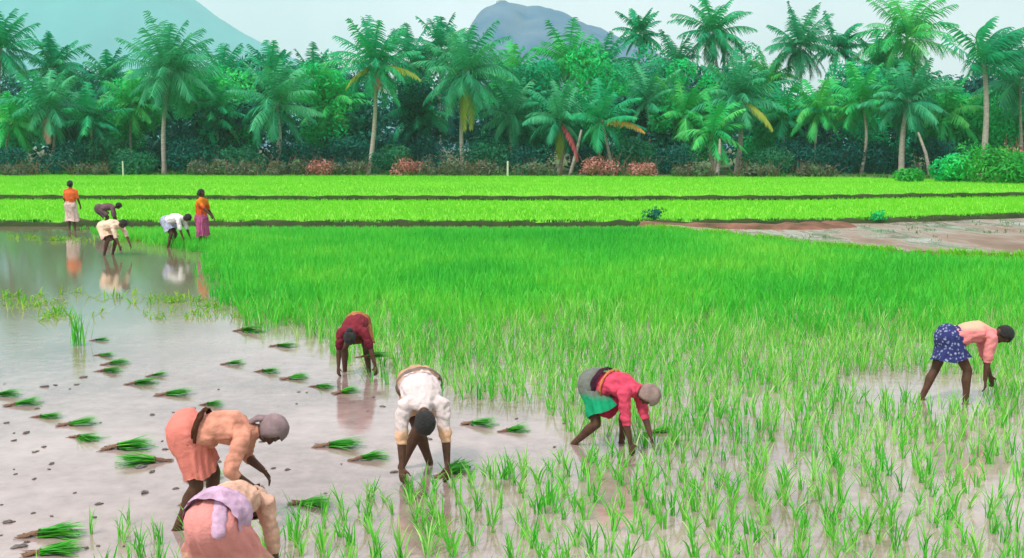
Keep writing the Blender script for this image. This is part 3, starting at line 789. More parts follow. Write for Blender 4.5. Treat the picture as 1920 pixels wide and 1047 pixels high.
BUSHES = [ # px, top py, width, depth, mat, label
 (30, 285, 5, 104, "leaf_dark", "dark bush at the foot of the grove by the left edge"),
 (110, 275, 6, 106, "leaf_dark", "dark bush behind the standing woman in orange"),
 (200, 262, 6, 107, "leaf_bush", "green bush between the dark bush and broad palm trunk"),
 (260, 290, 5, 104, "leaf_bush", "green bush just left of the broad palm trunk foot"),
 (370, 268, 6, 107, "leaf_dark", "dark bush just right of the broad palm trunk"),
 (450, 285, 5, 105, "leaf_bush", "green bush beneath the low bushy palm's left fronds"),
 (560, 272, 6, 107, "leaf_dark", "dark bush beneath the low bushy palm's right fronds"),
 (650, 262, 5, 107, "leaf_dark", "dark bush just left of the white palm trunk"),
 (735, 270, 5, 105, "leaf_bush", "green bush just right of the white palm trunk"),
 (820, 262, 6, 107, "leaf_dark", "dark bush left of the big palm's trunk"),
 (920, 270, 6, 106, "leaf_bush", "green bush right of the big palm's trunk"),
 (985, 280, 5, 105, "leaf_dark", "dark bush behind the short pale post"),
 (1110, 275, 5, 106, "leaf_dark", "dark bush under the crimson frond"),
 (1195, 262, 6, 105, "leaf_bush", "green bush under the tip of the orange frond"),
 (1265, 280, 6, 104, "leaf_dark", "dark bush left of the short pale palm"),
 (1430, 285, 6, 104, "leaf_bush", "green bush right of the stout trunk's foot"),
 (1490, 270, 6, 107, "leaf_dark", "dark bush left of the young thin palm"),
 (1570, 275, 5, 106, "leaf_dark", "dark bush between the two thin trunks"),
 (1650, 270, 5, 106, "leaf_dark", "dark bush left of the pale double trunk"),
 (1760, 262, 6, 104, "leaf_dark", "dark bush with pinkish stems right of the pale double trunk"),
 (1712, 325, 2.6, 84, "leaf_bright", "small bright bush standing out in front of the grove"),
 (1775, 298, 4.6, 84, "leaf_green", "green bush left of the bright mass at the lower right of the grove"),
 (1850, 284, 5.5, 82, "leaf_bright", "large bright bush below the windblown palm"),
 (1910, 290, 4.5, 80, "leaf_bright", "bright bush at the right edge of the view"),
]
for i, (px, py, w, D, mat, lab) in enumerate(BUSHES):
    b = ground_at(px, D)
    broadleaf(b, at_depth(px, py, D).z - GZ, w, lab, 500 + i, mat, n=2400, size=.155, trunk=False, name="bush", cat="bush", group="bushes at the foot of the grove", low=.02)
for (px, py, w, h, mat, lab) in [(1225, 419, 1.0, .55, "leaf_dark", "dark round shrub growing on the bund beside the red earth"),
                           (1645, 419, .8, .40, "leaf_green", "small green shrub on the bund above the pale wet mud")]:
    b = P(px, py); b.z = .08
    broadleaf(b, h, w, lab, 600 + px, mat, n=420, size=.055, trunk=False, name="shrub", cat="shrub", low=.02)

M["scrub"] = leaf_mat("grey_scrub", [(.2, (.05, .075, .05)), (.5, (.13, .15, .10)), (.85, (.10, .26, .09))], .2, .8)
def brush_pile(px, base_py, w, h, lab, seed, D, mat="brush"):
    b = ground_at(px, D); root = bpy.data.objects.new("brush_pile" if mat == "brush" else "scrub", None); COL.objects.link(root); root.location = b
    tag(root, lab, "brush pile" if mat == "brush" else "scrub", "dry brush piles under the palms" if mat == "brush" else "grey scrub along the grove")
    rng = np.random.default_rng(seed)
    lobes = [(np.array([rng.uniform(-.42, .42) * w, rng.uniform(-.5, .5), h * rng.uniform(.15, .5)]), h * rng.uniform(.3, .48)) for _ in range(9)]
    v, q, t = leaf_cloud(rng, lobes, 700, .15); v[:, 2] = np.maximum(v[:, 2], .01)
    link("dry_leaves", mesh_np("dry_leaves", v, q, tint=t), M[mat], root)
    mb = MB()
    for _ in range(26):
        a = Vector((rng.uniform(-.5, .5) * w, rng.uniform(-.5, .5), .02)); e = a + Vector((rng.normal(0, .7), rng.normal(0, .3), h * rng.uniform(.5, 1.05)))
        mb.limb([a, a.lerp(e, .5) + Vector((0, 0, .08)), e], [.035, .025, .01], n=5, caps=1)
    link("twigs", mb.mesh("twigs"), M["root"], root)
brush_pile(600, 328, 2.6, 1.9, "pinkish dry brush pile under the low bushy palm", 1, 101)
brush_pile(770, 328, 3.0, 2.0, "orange pink dry brush pile right of the white palm trunk", 2, 101)
brush_pile(1128, 330, 2.8, 2.3, "tallest pink dry brush pile, under the orange frond", 3, 99)
brush_pile(1195, 330, 2.8, 1.7, "crimson pink dry brush pile right of the tallest pile", 4, 98)
brush_pile(1905, 300, 2.4, 3.6, "reddish dry brush high behind the bright bush at right edge", 5, 92)

for k, (px, w, h, D, lab) in enumerate([(30, 4.5, 1.7, 100, "grey brown scrub at the left edge foot of the grove"), (165, 3.5, 1.4, 101, "low grey scrub left of the first pale post"),
        (395, 4.5, 1.8, 101, "grey scrub right of the broad palm trunk"), (470, 5.0, 1.6, 100, "long low grey scrub under the low bushy palm's left fronds"), (545, 4.0, 1.9, 101, "grey scrub left of the pinkish brush pile"),
        (660, 3.5, 1.7, 101, "grey scrub between the pinkish pile and white palm trunk"), (835, 4.0, 1.9, 100, "grey scrub left of the big palm's trunk foot"), (905, 3.5, 1.6, 100, "grey scrub right of the big palm's trunk foot"),
        (1010, 4.5, 1.6, 99, "grey scrub right of the second pale post"), (1300, 4.0, 1.3, 96, "low grey scrub left of the short pale palm"), (1420, 4.0, 1.5, 96, "grey scrub right of the stout trunk palm's foot"), (1530, 3.5, 1.4, 96, "grey scrub at the foot of the young thin palm")]):
    brush_pile(px, 328, w, h, lab, 40 + k, D, "scrub")
def post(px, top_py, D, r, lab, lean=0):
    b = ground_at(px, D); h = at_depth(px, top_py, D).z - GZ
    mb = MB(); mb.limb([(0, 0, -.3), (lean * .5, .02, h * .5), (lean, 0, h)], [r * 1.15, r, r * .9], n=8, caps=2)
    o = link("wooden_post", mb.mesh("wooden_post"), M["post"]); o.location = b
    tag(o, lab, "post", "posts at the field edge")
post(952, 304, 97, .09, "short pale post at the field edge right of the big palm")
post(231, 304, 98, .08, "short pale post at the field edge left of the broad palm")

def leaning_trunk(px, px2, top_py, D, lab):
    b = ground_at(px, D); e = at_depth(px2, top_py, D) - b
    mb = MB(); mb.limb([(0, 0, -.3), e * .5 + Vector((.1, 0, .1)), e], [.2, .15, .1], n=8, caps=1)
    o = link("bare_trunk", mb.mesh("bare_trunk"), M["bark"]); o.location = b; tag(o, lab, "tree trunk", "bare trunks under the low palms")
leaning_trunk(1068, 1090, 245, 104, "bare trunk leaning right beneath the crimson frond")
leaning_trunk(1344, 1350, 262, 101, "bare upright trunk beneath the short pale palm")
leaning_trunk(1745, 1722, 250, 101, "thin bare trunk leaning left with pink bark right of pale double trunk")

# the wood behind reads as one mass
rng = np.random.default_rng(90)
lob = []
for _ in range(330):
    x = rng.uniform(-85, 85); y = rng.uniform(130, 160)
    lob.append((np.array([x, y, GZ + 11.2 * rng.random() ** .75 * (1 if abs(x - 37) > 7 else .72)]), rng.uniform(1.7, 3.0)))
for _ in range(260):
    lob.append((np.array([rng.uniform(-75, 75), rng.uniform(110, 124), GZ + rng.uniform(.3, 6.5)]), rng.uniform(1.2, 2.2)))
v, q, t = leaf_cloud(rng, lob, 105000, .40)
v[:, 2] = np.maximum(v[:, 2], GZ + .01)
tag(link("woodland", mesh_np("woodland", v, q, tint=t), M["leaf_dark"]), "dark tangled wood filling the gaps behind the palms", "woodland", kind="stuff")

# ------------------------------------------------------------------ people
def ik(a, c, l1, l2, pole):
    d = c - a; L = d.length
    if L > (l1 + l2) * .998:
        c = a + d * ((l1 + l2) * .998 / L); d = c - a; L = d.length
    d.normalize()
    x = (l1 * l1 - l2 * l2 + L * L) / (2 * L); hgt = math.sqrt(max(0, l1 * l1 - x * x))
    p = pole - d * pole.dot(d); p.normalize()
    return a + d * x + p * hgt, c

def person(px, py, heading, label, hip, pitch, feet, hands, skin="skin", voxel=.009, head=0, head_turn=0, spine_bow=.04, sc=1.0,
           shirt=None, skirt=None, sash=None, hair=True, bun=False, scarf=None, scarf_tail=False, elbow_out=.4, extra=None, loc=None, neck_len=.14, knee_out=.15):
    """all joints in the wearer's own frame: x ahead, y to the left, z up; feet / hands = (left, right)"""
    X, Y, Z = Vector((1, 0, 0)), Vector((0, 1, 0)), Vector((0, 0, 1))
    a = R(pitch); T = X * math.sin(a) + Z * math.cos(a); B = Z * math.sin(a) - X * math.cos(a)
    Pv = Vector((hip[0], 0, hip[1]))
    mid = Pv + T * .22 + B * spine_bow; ch = Pv + T * .36 + B * spine_bow * .8; N = Pv + T * .49
    hips = [Pv + Y * (.088 * s) - Z * .02 for s in (1, -1)]
    sho = [N - T * .035 + Y * (.165 * s) - B * .01 for s in (1, -1)]
    ah = R(pitch + head)
    Hd = X * math.sin(ah) + Z * math.cos(ah); Fd = X * math.cos(ah) - Z * math.sin(ah)
    Hl = Y.copy()
    if head_turn:
        rm = Matrix.Rotation(R(head_turn), 3, Hd); Fd = rm @ Fd; Hl = rm @ Hl
    Hc = N + (T * .4 + Hd * .6).normalized() * neck_len + Hd * .03
    body = MB()
    body.limb([Pv - T * .05, Pv + T * .02, Pv + T * .12, mid, ch, N - T * .02], [.125, .158, .14, .135, .155, .09], lat=Y, flat=[.8, .78, .72, .68, .66, .7], n=18)
    for s in (0, 1): body.ell(hips[s] - X * .03 * math.cos(a) + B * .03 - T * .03, (X * .095, Y * .09, Z * .10))
    body.limb([N - T * .05, N + T * .02, Hc - Hd * .04 - Fd * .01], [.07, .052, .05], n=12)
    # head
    body.ell(Hc + Hd * .02 - Fd * .012, (Fd * .102, Hl * .082, Hd * .102))
    body.ell(Hc - Hd * .035 + Fd * .022, (Fd * .066, Hl * .056, Hd * .075))
    body.limb([Hc + Hd * .018 + Fd * .078, Hc - Hd * .026 + Fd * .1], [.009, .016], n=8)
    body.limb([Hc - Hd * .062 + Fd * .08 + Hl * .02, Hc - Hd * .062 + Fd * .08 - Hl * .02], [.009, .009], n=8)
    body.limb([Hc + Hd * .028 + Fd * .078 + Hl * .036, Hc + Hd * .028 + Fd * .078 - Hl * .036], [.012, .012], n=8)
    for s in (1, -1):
        body.ell(Hc + Hl * (.076 * s) - Fd * .012 - Hd * .005, (Fd * .018, Hl * .011, Hd * .03), n=8, m=6)
    limbs = {}
    for i, s in enumerate((1, -1)):
        hv = Vector(hands[i])
        dirn = (hv - sho[i]).normalized()
        el, wr = ik(sho[i], hv, .285, .25, Y * s * elbow_out - X * .5 + B * .25)
        body.limb([sho[i] - Y * (s * .03), sho[i].lerp(el, .35), el], [.056, .05, .037], n=12)
        body.limb([el, el.lerp(wr, .3), wr], [.038, .040, .026], n=12)
        fd = (wr - el).normalized()
        D = (fd * .8 - Z * .35 + X * .15).normalized()
        lat = (X * .55 - Y * s * .8); lat = (lat - D * lat.dot(D)).normalized()
        pn = D.cross(lat).normalized()
        if pn.dot(Y * -s - X * .3) < 0: pn = -pn
        body.limb([wr, wr + D * .04, wr + D * .085], [.028, .037, .036], lat=lat, flat=.42, n=12)
        for k, (o, L) in enumerate(((-.029, .058), (-.010, .072), (.010, .076), (.028, .068))):
            b0 = wr + D * (.085 - abs(o) * .25) + lat * o
            d1 = (D + pn * .35 + lat * o * 3).normalized(); d2 = (D + pn * 1.1).normalized()
            m1 = b0 + d1 * L * .55
            body.limb([b0 - D * .02, m1, m1 + d2 * L * .55], [.0095, .0088, .0072], n=8, caps=2)
        t0 = wr + D * .03 + lat * .034
        body.limb([t0 - lat * .012, t0 + (D * .7 + lat * .7).normalized() * .036, t0 + (D * .95 + lat * .5 + pn * .5).normalized() * .068], [.012, .0105, .008], n=8, caps=2)
        fv = Vector((feet[i][0], feet[i][1], feet[i][2] if len(feet[i]) > 2 else -.06))
        kn, an = ik(hips[i], fv + Z * .07, .415, .405, X + Y * s * knee_out)
        body.limb([hips[i], hips[i].lerp(kn, .4), kn], [.095, .08, .055], n=14)
        cb = (kn - hips[i]).cross(an - kn)
        body.limb([kn, kn.lerp(an, .3) - X * .012, kn.lerp(an, .6), an], [.054, .057, .043, .034], n=14)
        body.limb([an - X * .03 - Z * .03, an - Z * .035 + X * .06, an - Z * .052 + X * .16], [.036, .038, .028], lat=Y, flat=.75, n=12)
        limbs[i] = (sho[i], el, wr, hips[i], kn, an)
    F = P(px, py) if loc is None else Vector(loc)
    me = fused(body, "person", voxel, 2)
    bvh = BVHTree.FromPolygons([v.co.copy() for v in me.vertices], [tuple(p.vertices) for p in me.polygons])
    def clear(v, gap):
        q, nn, _, dd = bvh.find_nearest(v)
        return q + nn * gap if q is not None and (v - q).dot(nn) < gap else v
    ob = link("person", me, M[skin]); ob.location = F; ob.rotation_euler = (0, 0, R(heading)); ob.scale = (sc,) * 3
    tag(ob, label, "person", "people transplanting rice")
    def child(name, mesh, mat): return link(name, mesh, mat, ob)
    cv = max(voxel * 1.3, .012)
    # hair
    def shell(k, thr, lift, seed):
        hb = MB(); hb.ell(Hc + Hd * .022 - Fd * .014, (Fd * .109 * k, Hl * .091 * k, Hd * .110 * k), n=22, m=14)
        h = hb.mesh("h"); bm = bmesh.new(); bm.from_mesh(h)
        dele = []
        for v_ in bm.verts:
            r_ = v_.co - Hc; f = r_.dot(Fd); u = r_.dot(Hd)
            if (f > thr and u < .062 + lift) or u < -.075 - lift * .3: dele.append(v_)
            else: v_.co += (r_.normalized()) * (.007 * mnoise.noise(v_.co * 30 + Vector((seed, 0, 0))))
        bmesh.ops.delete(bm, geom=dele, context='VERTS')
        ex = bmesh.ops.solidify(bm, geom=bm.faces[:], thickness=.006)
        bm.to_mesh(h); bm.free()
        h.polygons.foreach_set("use_smooth", np.ones(len(h.polygons), bool))
        return h
    if hair:
        child("hair", shell(1.03, .035, 0, px * .1), M["hair"])
        if bun:
            bb = MB(); bb.ell(Hc - Fd * .115 - Hd * .02, (Fd * .04, Hl * .05, Hd * .045)); child("hair_bun", bb.mesh("hair_bun"), M["hair"])
    if scarf:
        child("head_scarf", shell(1.15, .052, .012, px), scarf)
        if scarf_tail:
            sb = MB(); sb.limb([Hc - Fd * .1, Hc - Fd * .115 - Hd * .09, N + B * .07 - T * .02], [.05, .06, .05], lat=Y, flat=.35)
            child("scarf_tail", fused(sb, "scarf_tail", cv, 2, .006, 14), scarf)
    # shirt
    if shirt:
        mat, sl, low = shirt[0], shirt[1], shirt[2]
        puff = shirt[3] if len(shirt) > 3 else 1.0
        sb = MB()
        sb.limb([Pv + T * low, Pv + T * (low + .08), mid, ch, N - T * .015], [.160 * puff, .158 * puff, .155 * puff, .172, .098], lat=Y, flat=[.82, .8, .76, .74, .8], n=18, caps=2)
        if len(shirt) > 4: sb.limb([mid - B * .06 - T * .05, ch - B * .07], [.11, .09], lat=Y, flat=.8)
        for i, s in enumerate((1, -1)):
            S_, E_, W_ = limbs[i][0], limbs[i][1], limbs[i][2]
            path = [S_ - Y * s * .05 - T * .01, S_, S_.lerp(E_, min(1, sl))]; rr = [.07, .067, .052]
            if sl > 1: path.append(E_.lerp(W_, sl - 1)); rr = [.07, .067, .050, .043]
            sb.limb(path, rr, n=14, caps=2)
        sm = fused(sb, "shirt", cv, 2, .015, 11, T, px * .13)
        for v in sm.vertices: v.co = clear(v.co, .008)
        child("shirt", sm, mat)
    if skirt:
        mat, frac, flare = skirt[0], skirt[1], skirt[2]
        waist = Pv + T * .11
        kl, kr = limbs[0][4], limbs[1][4]; al, ar = limbs[0][5], limbs[1][5]
        def leg(i, f):
            H_, K_, A_ = limbs[i][3], limbs[i][4], limbs[i][5]
            return H_.lerp(K_, f) if f <= 1 else K_.lerp(A_, f - 1)
        nr_, n = 26, 64
        V, Q = [], []
        for j in range(nr_ + 1):
            t = j / nr_
            f = max(0, (t - .28) / .72) * frac
            l0, r0 = leg(0, f), leg(1, f)
            cl = (l0 + r0) * .5
            if t < .28:
                u = t / .28; c = waist.lerp(Pv.lerp(cl, .5), u) + B * .01
            else:
                u = 1; c = Pv.lerp(cl, .5).lerp(cl, min(1, (t - .28) / .25))
            k = min(1, max(0, (t - .05) / .5)); k = k * k * (3 - 2 * k)
            down = ((leg(0, max(.3, f)) - limbs[0][3]) + (leg(1, max(.3, f)) - limbs[1][3])).normalized()
            ax = (-T).lerp(down, k).normalized()
            u1 = (Y - ax * Y.dot(ax)).normalized(); u2 = ax.cross(u1).normalized()
            dl = (l0 - r0)
            rad_leg = .105 + flare * max(0, t - .3)
            rl = max(.165 if t < .5 else .15, abs(dl.dot(u1)) * .5 + rad_leg) if t > .15 else .155 + .02 * t
            rd = max(.135 + .045 * math.sin(math.pi * min(1, t / .6)), abs(dl.dot(u2)) * .5 + rad_leg * .95) if t > .15 else .13 + .03 * t
            for i in range(n):
                th = 2 * math.pi * i / n
                rip = 1 + (.015 + .06 * t) * math.sin(9 * th + 2 * math.sin(th + px) + t * 1.5) + (.02 + .03 * t) * math.sin(17 * th + px + 3 * math.sin(t * 4)) + .07 * mnoise.noise(Vector((math.cos(th) * 2, math.sin(th) * 2, t * 3 + px)))
                sk = .0 if j < nr_ else .02 * math.sin(3 * th + px)
                V.append(clear(c + u1 * (rl * rip * math.cos(th)) + u2 * (rd * rip * math.sin(th)) + ax * sk, .022))
        for j in range(nr_):
            for i in range(n):
                Q.append((j * n + i, j * n + (i + 1) % n, (j + 1) * n + (i + 1) % n, (j + 1) * n + i))
        child("skirt", mesh_np("skirt", [tuple(x) for x in V], Q, smooth=True), mat)
    if sash:
        for (mat, pos, wd, pf) in sash:
            V, Q = [], []; n = 56; K = 10
            for j in range(K + 1):
                t = j / K; c = Pv + T * (pos + wd * (t - .5)) + B * spine_bow * .6
                bul = .012 * math.sin(math.pi * t)
                for i in range(n):
                    th = 2 * math.pi * i / n
                    wob = .016 * (1 - 2 * abs(mnoise.noise(Vector((math.cos(th) * 2.2, math.sin(th) * 2.2, t * 9 * wd / .1 + 2 * math.sin(th + px) + px)))))
                    sl_ = .035 * math.sin(th + px)
                    V.append(c + Y * ((.168 * pf + bul + wob) * math.cos(th)) + B * ((.142 * pf + bul + wob) * math.sin(th)) + T * sl_)
            for j in range(K):
                for i in range(n): Q.append((j * n + i, j * n + (i + 1) % n, (j + 1) * n + (i + 1) % n, (j + 1) * n + i))
            child("sash", mesh_np("sash", [tuple(x) for x in V], Q, smooth=True), mat)
    if extra: extra(dict(P=Pv, T=T, B=B, N=N, X=X, Y=Y, Z=Z, limbs=limbs, mid=mid, ch=ch, cv=cv, Hc=Hc, Hd=Hd, Fd=Fd, Hl=Hl), child)
    return ob, limbs

def drape(mat, pts, radii, name="drape", flat=.5):
    def f(J, child):
        mb = MB(); mb.limb([J["P"] + J["T"] * p[0] + J["B"] * p[1] + J["Y"] * p[2] for p in pts], radii, lat=J["Y"], flat=flat)
        child(name, fused(mb, name, J["cv"], 3, .012, 10), mat)
    return f

salmon = cloth("salmon_cotton", (.62, .27, .19)); salmon_skirt = two_tone("salmon_pink_skirt", (.72, .40, .28), (.68, .21, .17), "Z", .36)
grey_scarf = cloth("mauve_grey_scarf", (.26, .18, .19)); dark_sash = cloth("dark_brown_sash", (.07, .025, .012))
person(365, 985, 4, "person bending right in salmon shirt and pink skirt with a grey head scarf", (-.06, .80), 92,
       ((.07, .27), (-.17, -.04)), ((.50, .10, .44), (.46, -.20, .40)), head=-8, voxel=.008,
       shirt=(salmon, 1.15, .09), skirt=(salmon_skirt, .78, .0), sash=((dark_sash, .10, .05, 1.03),), scarf=grey_scarf, scarf_tail=True, elbow_out=.5, neck_len=.13,
       loc=P(374, 990), sc=.95)
lilac = cloth("lilac_scarf", (.56, .36, .50), .25); rose = two_tone("rose_peach_skirt", (.66, .36, .25), (.68, .27, .25), "Z", .45)
peach = cloth("peach_blouse", (.66, .39, .29))
person(430, 1160, 80, "person seen from behind at the bottom edge with a lilac scarf round the waist", (-.04, .72), 88,
       ((-.05, .22), (-.02, -.2)), ((.5, .24, .22), (.5, -.20, .18)), head=52, voxel=.009,
       shirt=(peach, 1.3, .06, 1.08), skirt=(rose, .95, .05), sash=((lilac, .055, .24, 1.17),), scarf=cloth("peach_scarf", (.58, .36, .28)), elbow_out=.9,
       extra=drape(lilac, ((.10, .17, -.02), (.0, .16, -.05), (-.10, .10, -.08), (-.16, -.02, -.10)), (.035, .042, .055, .045), "scarf_knot", .5),
       loc=P(414, 1166), sc=.90)
white_shirt = two_tone("white_pink_shirt", (.72, .42, .27), (.64, .53, .53), "Z", .46); tan_lungi = cloth("tan_lungi", (.52, .30, .19))
person(785, 893, -80, "person in white shirt with bare black hair bending straight at the viewer", (-.24, .76), 100,
       ((-.14, -.17), (-.24, .10)), ((.34, .20, .10), (.34, -.20, .02)), head=48, voxel=.008, skin="skin",
       shirt=(white_shirt, 1.05, .02, 1.12), skirt=(tan_lungi, .8, .03), sash=((cloth("grey_waistband", (.22, .17, .15)), .10, .04, 1.13),), elbow_out=.35, loc=P(790, 885))
maroon = two_tone("maroon_blouse", (.11, .012, .025), (.19, .022, .035), "Z", .52)
person(668, 702, -92, "person in maroon top bending head down towards the viewer at the rice edge", (-.2, .74), 96,
       ((-.1, .18), (-.1, -.19)), ((.28, .34, .14), (.26, -.22, .10)), head=25, voxel=.011, skin="skin",
       shirt=(maroon, .8, .02, 1.08), skirt=(cloth("orange_brown_skirt", (.42, .17, .07)), .7, .03), elbow_out=1.2, bun=True, loc=P(668, 700), sc=.86)
red_b = cloth("red_blouse", (.66, .07, .13)); green_s = two_tone("green_grey_skirt", (.01, .30, .14), (.16, .17, .15), "Z", .60)
person(1138, 840, -34, "person in bright red blouse and green skirt bending right, dull brown headcloth", (-.14, .70), 92,
       ((.08, .24), (-.34, -.10)), ((.58, .02, .10), (.42, -.16, .02)), head=14, voxel=.009,
       shirt=(red_b, 1.1, .10, 1.0), skirt=(green_s, .75, .03), sash=((cloth("dark_plum_sash", (.05, .015, .03)), .11, .07, 1.06), (cloth("orange_border", (.62, .22, .08)), .20, .025, 1.03)),
       scarf=cloth("brown_headcloth", (.30, .21, .19)), elbow_out=.4, loc=P(1134, 838), sc=.88,
       extra=drape(cloth("crimson_drape", (.36, .02, .06)), ((.02, -.10, 0), (.06, -.22, -.02), (.20, -.25, -.02), (.33, -.12, 0)), (.12, .15, .14, .07), "drape", .8))
blue_s = dotted_cloth("blue_dotted_skirt", (.018, .022, .125), (.26, .29, .46)); pink_b = two_tone("pink_peach_blouse", (.72, .24, .24), (.74, .40, .28), "Z", .93)
person(1776, 752, 0, "person in dotted blue skirt and pink top bending right at the right edge", (-.04, .80), 84,
       ((-.32, .08), (.14, -.14)), ((.52, .02, .22), (.32, -.18, .04)), head=18, voxel=.010,
       shirt=(pink_b, .95, .06, 1.02), skirt=(blue_s, .62, .05), elbow_out=.3, bun=False, loc=P(1780, 753), sc=.93)
# the five by the far bund
FV = .016
def standing(px, py, heading, label, top, low, **kw):
    return person(px, py, heading, label, (0, .86), 2, ((.02, .10), (0, -.10)), kw.pop("hands"), voxel=FV, shirt=(top, .8, .06, 1.05), skirt=(low, kw.pop("frac", 1.3), .06), loc=P(px, py), bun=True, **kw)
orange = cloth("orange_blouse", (.72, .14, .04)); whitepink = cloth("white_pink_skirt", (.66, .48, .44))
standing(135, 432, 80, "standing person in orange top and whitish skirt at the far left", orange, whitepink, hands=((.16, .24, .82), (.16, -.24, .82)), sc=1.05)
standing(380, 463, -20, "standing person in red orange top and purple wrap holding an arm out", two_tone("red_orange_top", (.62, .09, .02), (.74, .20, .02), "Z", 1.2), cloth("purple_skirt", (.45, .09, .22)), hands=((.22, .24, .85), (.42, -.12, .88)), sc=1.02)
cream = cloth("cream_cloth", (.76, .56, .42)); cream_low = two_tone("cream_pink_wrap", (.62, .34, .34), (.76, .54, .40), "Z", .5)
person(212, 474, -25, "person in cream clothes bending at the far left water edge, mirrored in the water", (-.22, .74), 84, ((-.14, .16), (-.10, -.18)), ((.55, .14, .22), (.5, -.2, .2)),
       voxel=FV, shirt=(cream, 1.0, .04, 1.2), skirt=(cream_low, .8, .06), head=-14, loc=P(210, 479), sc=1.02)
person(196, 424, 15, "small dusky purple clad person bending farthest back, behind the one in cream", (-.1, .70), 86, ((-.02, .12), (.08, -.12)), ((.48, .14, .2), (.45, -.2, .2)),
       voxel=FV, shirt=(cloth("dusky_purple_shirt", (.17, .09, .11)), 1.0, .04, 1.1), skirt=(cloth("dusky_skirt", (.13, .08, .09)), .8, .05), head=-18, loc=P(193, 428), sc=1.0)
person(325, 464, -12, "person in white shirt bending in the far rice beside the standing one in red", (-.18, .76), 80, ((-.16, .18), (-.06, -.2)), ((.52, .14, .12), (.48, -.2, .08)),
       voxel=FV, shirt=(cloth("white_shirt", (.80, .74, .76)), 1.0, .03, 1.12), skirt=(cloth("blue_white_wrap", (.40, .42, .55), .3), .7, .05), head=8, loc=P(325, 464), sc=1.0)

# ------------------------------------------------------------------ bundles of seedlings lying on the mud
def bundle_meshes(k):
    r_ = random.Random(900 + k)
    n = 90
    base = np.zeros((n, 3)); base[:, 1] = [r_.gauss(0, .018) for _ in range(n)]; base[:, 2] = [abs(r_.gauss(.025, .014)) for _ in range(n)]
    az = np.array([r_.gauss(0, .24) for _ in range(n)])
    lean = np.array([r_.uniform(1.22, 1.56) for _ in range(n)]); bend = np.array([r_.uniform(.0, .45) for _ in range(n)])
    v, q, t = blades(base, az, lean, bend, np.array([r_.uniform(.20, .36) for _ in range(n)]), np.full(n, .021), 4, np.clip(np.array([r_.gauss(.42, .2) for _ in range(n)]), 0, 1))
    v[:, 2] = np.maximum(v[:, 2], .004 + .01 * np.abs(np.sin(np.arange(len(v)))))
    lm = mesh_np("leaves", v, q, tint=t, smooth=True); lm.materials.append(M["bundle"])
    mb = MB()
    mb.limb([(.03, 0, .028), (-.01, 0, .028), (-.05, .004, .022), (-.09, -.004, .014)], [.027, .029, .028, .014], lat=(0, 1, 0), flat=.7, n=10, caps=2)
    for _ in range(16):
        y0 = r_.gauss(0, .022); mb.limb([(-.05, y0, .02), (-.09, y0 * 1.3, .012), (-.09 - r_.uniform(.01, .07), y0 * 1.9 + r_.gauss(0, .012), .006)], [.006, .005, .002], n=5, caps=1)
    rm = mb.mesh("roots"); rm.materials.append(M["root"])
    tb = MB(); ring = [(.0, .035 * math.cos(a), .03 + .026 * math.sin(a)) for a in np.linspace(0, 2 * math.pi, 13)]
    tb.limb(ring, [.006] * 13, n=6, caps=1); tm = tb.mesh("tie"); tm.materials.append(M["root"])
    return lm, rm, tm
BM = [bundle_meshes(k) for k in range(9)]
BUNDLES = [  # px, py, turn, scale, label
 (6, 743, -5, 1.1, "seedling bundle cut by the left edge at the top of the left row"),
 (38, 761, 4, 1.1, "dark compact seedling bundle, second in the row from the left edge"),
 (84, 783, -6, .95, "thin flat seedling bundle, third in the row from the left edge"),
 (140, 798, 3, 1.15, "long seedling bundle above the two nearly touching ones of the left row"),
 (157, 822, -4, 1.1, "seedling bundle with its dark root end left, fifth of the left row"),
 (232, 842, -3, 1.35, "long seedling bundle with a reddish root end, just above the last one"),
 (280, 867, 176, 1.35, "broad seedling bundle with its roots to the right, last before the salmon clad person"),
 (376, 901, 8, .9, "seedling bundle seen between the legs of the salmon clad person"),
 (372, 946, 12, 1.0, "dark seedling bundle low behind the shin of the salmon clad person"),
 (84, 1006, 10, 1.35, "largest fanned seedling bundle near the bottom left corner"),
 (84, 1040, -6, 1.1, "seedling bundle cut by the bottom edge under the largest one"),
 (186, 639, 5, .8, "faint small seedling bundle nearest the upright weed clump"),
 (196, 667, 0, .9, "small seedling bundle directly under the faint one"),
 (214, 684, 6, 1.0, "upper of two seedling bundles lying close together mid left"),
 (205, 697, -4, 1.05, "lower of two seedling bundles lying close together mid left"),
 (262, 721, -2, 1.1, "thin seedling bundle left of the short yellowish one"),
 (292, 706, 8, .75, "short yellowish seedling bundle alone mid left"),
 (322, 741, 0, 1.2, "green seedling bundle up and left of the salmon clad person's back"),
 (396, 760, -5, .8, "olive seedling bundle half hidden by the salmon clad person's back"),
 (435, 684, -3, .9, "seedling bundle at the start of the middle row"),
 (500, 698, -6, 1.0, "brownish seedling bundle, second of the middle row"),
 (550, 711, 3, 1.0, "olive seedling bundle, third of the middle row"),
 (602, 726, -8, .9, "dark seedling bundle, fourth of the middle row"),
 (646, 738, 5, .9, "seedling bundle at the feet of the maroon clad person"),
 (466, 622, -28, 1.5, "large ragged seedling bundle at the edge of the far rice"),
 (530, 650, -24, 1.2, "dark green seedling bundle right of the large ragged one"),
 (628, 838, -2, 1.35, "broad bright seedling bundle left of the white shirted person"),
 (686, 863, -6, 1.05, "narrow seedling bundle below the broad bright one"),
 (893, 797, 2, 1.05, "seedling bundle with long brown roots right of the white shirted person"),
 (958, 810, -6, .9, "flat olive brown seedling bundle between white shirt and red blouse"),
 (574, 946, -8, 1.0, "dark seedling bundle lying right of the lilac scarf person"),
 (842, 890, 60, 1.2, "seedling bundle held at the hand of the white shirted person"),
 (1232, 812, 40, .9, "seedlings pushed in at the hand of the red bloused person"),
 (703, 660, 20, 1.2, "dark seedling bundle held right of the maroon clad person"),
]
